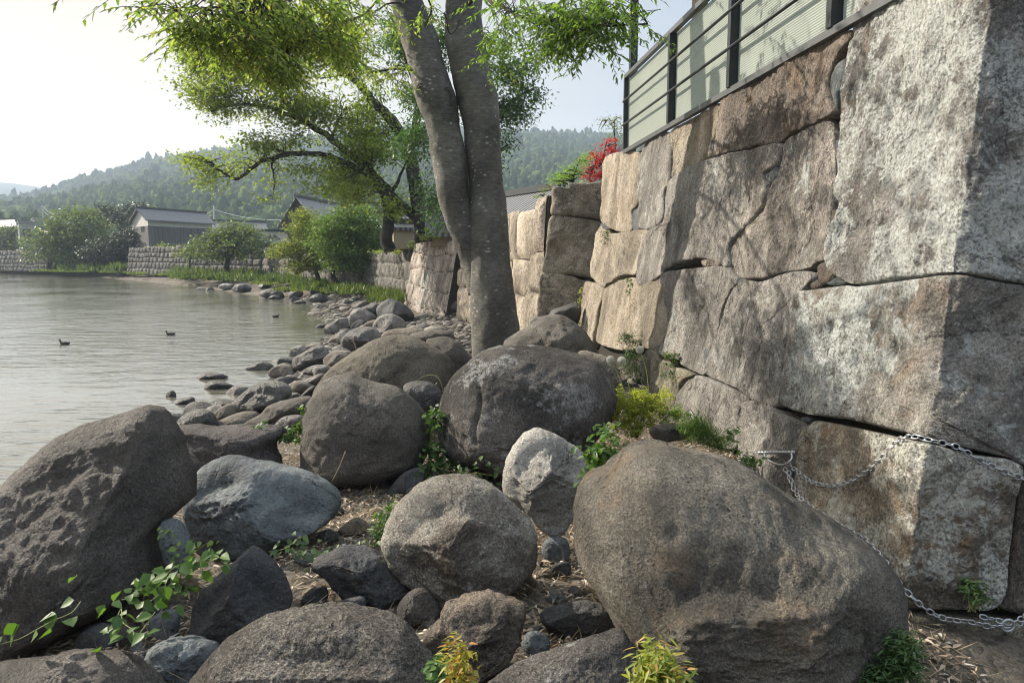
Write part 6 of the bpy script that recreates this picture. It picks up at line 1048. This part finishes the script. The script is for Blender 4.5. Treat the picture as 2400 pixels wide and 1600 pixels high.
vine('bare_vine', 'thin curling vine on the black rock between the two round boulders', '8', [(1350, 740, 6.3), (1400, 705, 6.3), (1460, 705, 6.25), (1490, 740, 6.2), (1500, 790, 6.2)], vm, .03, .7, 36, step=.09)
for i, (x, y, bx, by, lab) in enumerate([(585, 155, 670, 560, 'tallest dandelion seed head, right of the three'), (314, 244, 460, 600, 'leftmost of the three dandelion seed heads'), (418, 253, 500, 590, 'middle of the three dandelion seed heads, shortest stem')]):
    h_ = P(*nat('D', [(x, y)])[0], 6.2); b_ = P(*nat('D', [(bx, by)])[0], 6.3); e = empty('dandelion', b_, lab, 'dandelion'); mb = MB(); mb.add(*tube(spline([b_, (b_*.45+h_*.55)+RGT*(.015 if i else .02), h_], 12), .0032, 6)); mb.build('stem', plainmat('pale_stem', (.3, .34, .1), .5), e)
    ro = np.random.RandomState(i); n = 420; d = ro.normal(size=(n, 3)); d /= np.linalg.norm(d, axis=1)[:, None]; v, f = leafmesh(np.tile(h_, (n, 1)), d, .033, .0011, .1, False, ro); a = MB(); a.add(v, f); d2 = np.repeat(d, 7, 0); v, f = leafmesh(h_+d2*.026, d2+ro.normal(size=d2.shape)*.7, .012, .0009, .1, False, ro); a.add(v, f)
    a.build('seed_head', leafmat('seed_fluff', (.5, .5, .46), (.6, .6, .55), .5, (1, 1, 1)), e, False); a = MB(); a.add(IV*.005+h_, IF); a.build('receptacle', plainmat('brown_core', (.2, .15, .08)), e)
for i, (x, y) in enumerate([(1680, 420), (1640, 480)]): pass
# bare twigs
twm = plainmat('grey_twig', (.2, .16, .12), .9)
for path, D, lab in (([(470, 352), (440, 430), (400, 510)], 5.2, 'straight bare stick leaning on the tall rounded boulder'), ([(1480, 640), (1490, 560)], None, None)):
    if lab: mb = MB(); mb.add(*tube(spline([P(*nat('2', [p])[0], D-.0) for p in path], 8), [.005]*8, 5)); tag(mb.build('stick', twm, None), lab, 'stick')
mb = MB(); mb.add(*tube(spline([P(*nat('A', [p])[0], 11.2) for p in [(1705, 700), (1690, 650), (1668, 610), (1675, 590)]], 14), .008, 5)); tag(mb.build('dead_vine', twm, None), 'pale dead vine hanging over the dark ridged shore rock', 'vine')
# ducks
def SC(*t): return [(a*.65, b*.65) for a, b in t]
dm = plainmat('dark_duck_feather', (.03, .028, .026), .6)
for i, (x, y, fl, lab) in enumerate([(152, 807, 1, 'dark duck swimming nearest the left edge of the photo'), (400, 785, 1, 'dark duck swimming in the middle of the near lake'), (646, 743, -1, 'small dark duck swimming off the rocks before the maples')]):
    p = PZ(x, y, 0); e = empty('duck', p, lab, 'duck'); b = tube([p+np.array([dx*fl*-1, 0, dz]) for dx, dz in SC((-.24, .10), (-.19, .07), (-.1, .05), (0, .05), (.1, .05), (.17, .06), (.2, .07))], np.array([.01, .045, .075, .09, .08, .05, .02])*.65, 12); mb = MB(); mb.add(*b)
    mb.add(*tube(spline([p+np.array([dx*fl*-1, 0, dz]) for dx, dz in SC((.15, .06), (.19, .12), (.19, .17), (.22, .195), (.25, .19))], 12), (.65*np.array([.04, .034, .03, .027, .026, .028, .032, .034, .034, .03, .02, .008])), 10)); mb.build('body', dm, e)
    mb = MB(); mb.add(*tube([p+np.array([dx*fl*-.65, 0, .185*.65]) for dx in (.25, .27, .295)], [.008, .007, .003], 6)); mb.build('bill', plainmat('pale_bill', (.35, .3, .2)), e)
# paving at the lower right
sl = PZ(*nat('3', [(2000, 1500)])[0], .46); pv_ = np.array([[1.95, 2.55], [1.62, 1.6], [6, 1.0], [6, 2.3], [2.9, 2.72]]); V_ = np.array([[a, b, h] for h in (.22, .0) for a, b in pv_]); tag(mk('pavement', V_, [np.array([[4, 3, 2, 1, 0]]), np.array([[i, (i+1) % 5, (i+1) % 5+5, i+5] for i in range(5)])], rockmat('grey_paving', (.2, .21, .22), (.3, .31, .32), speck=.3, grain=80, stain=.2), smooth=False), kind='structure')

ro = np.random.RandomState(21); gaps = [(430, 1440), (520, 1500), (330, 1520), (640, 1400), (700, 1470), (760, 1320), (850, 1260), (690, 1290), (900, 1200), (960, 1130), (1050, 1420), (1260, 1350), (1300, 1450), (1380, 1430), (1240, 1480), (1320, 1560), (1100, 1140), (700, 1180), (650, 1130), (1330, 1330), (880, 1470), (420, 1350), (560, 1330), (1000, 1480), (780, 1220)]
for i in range(75):
    gx_, gy_ = gaps[i % len(gaps)]; x, y = gx_+ro.normal()*34, gy_+ro.normal()*20; w_ = ro.uniform(9, 26); h_ = w_*ro.uniform(.5, .8)
    B('N', [(x-w_, y+h_*.3), (x-w_*.7, y-h_*.6), (x+w_*.1, y-h_), (x+w_*.8, y-h_*.5), (x+w_, y+h_*.4), (x+w_*.2, y+h_)], [slate, tan, blue, dun, blk][i % 5], 'small loose stone lying in the dry leaves between the foreground boulders', name='loose_stone', cat='stone', facets=4, ridge=.5, depth=.8, group='small loose stones in the leaf litter', res=28)
vine('vine', 'low ivy over the litter left of the round central boulder', '2', [(560, 800, 4.5), (600, 850, 4.45), (540, 880, 4.4), (450, 900, 4.4), (330, 870, 4.4), (200, 880, 4.35)], vd, .04, .85, 40, step=.02, z=0, spread=.05)
vine('vine', 'dark ivy filling the gap under the lichen-spotted boulder', '2', [(880, 380, 5.7), (960, 440, 5.6), (1060, 460, 5.55), (1180, 470, 5.5), (1250, 480, 5.5)], vd, .05, .85, 41, step=.012, z=0, spread=.06)
vine('vine', 'leafy vine across the stones at the foot of the dark triangular rock', '1', [(900, 1080, 3.5), (960, 1040, 3.5), (1000, 1000, 3.55), (880, 1000, 3.5), (860, 1080, 3.45), (760, 1160, 3.4)], vm, .055, .85, 42, step=.014, z=0, spread=.04)
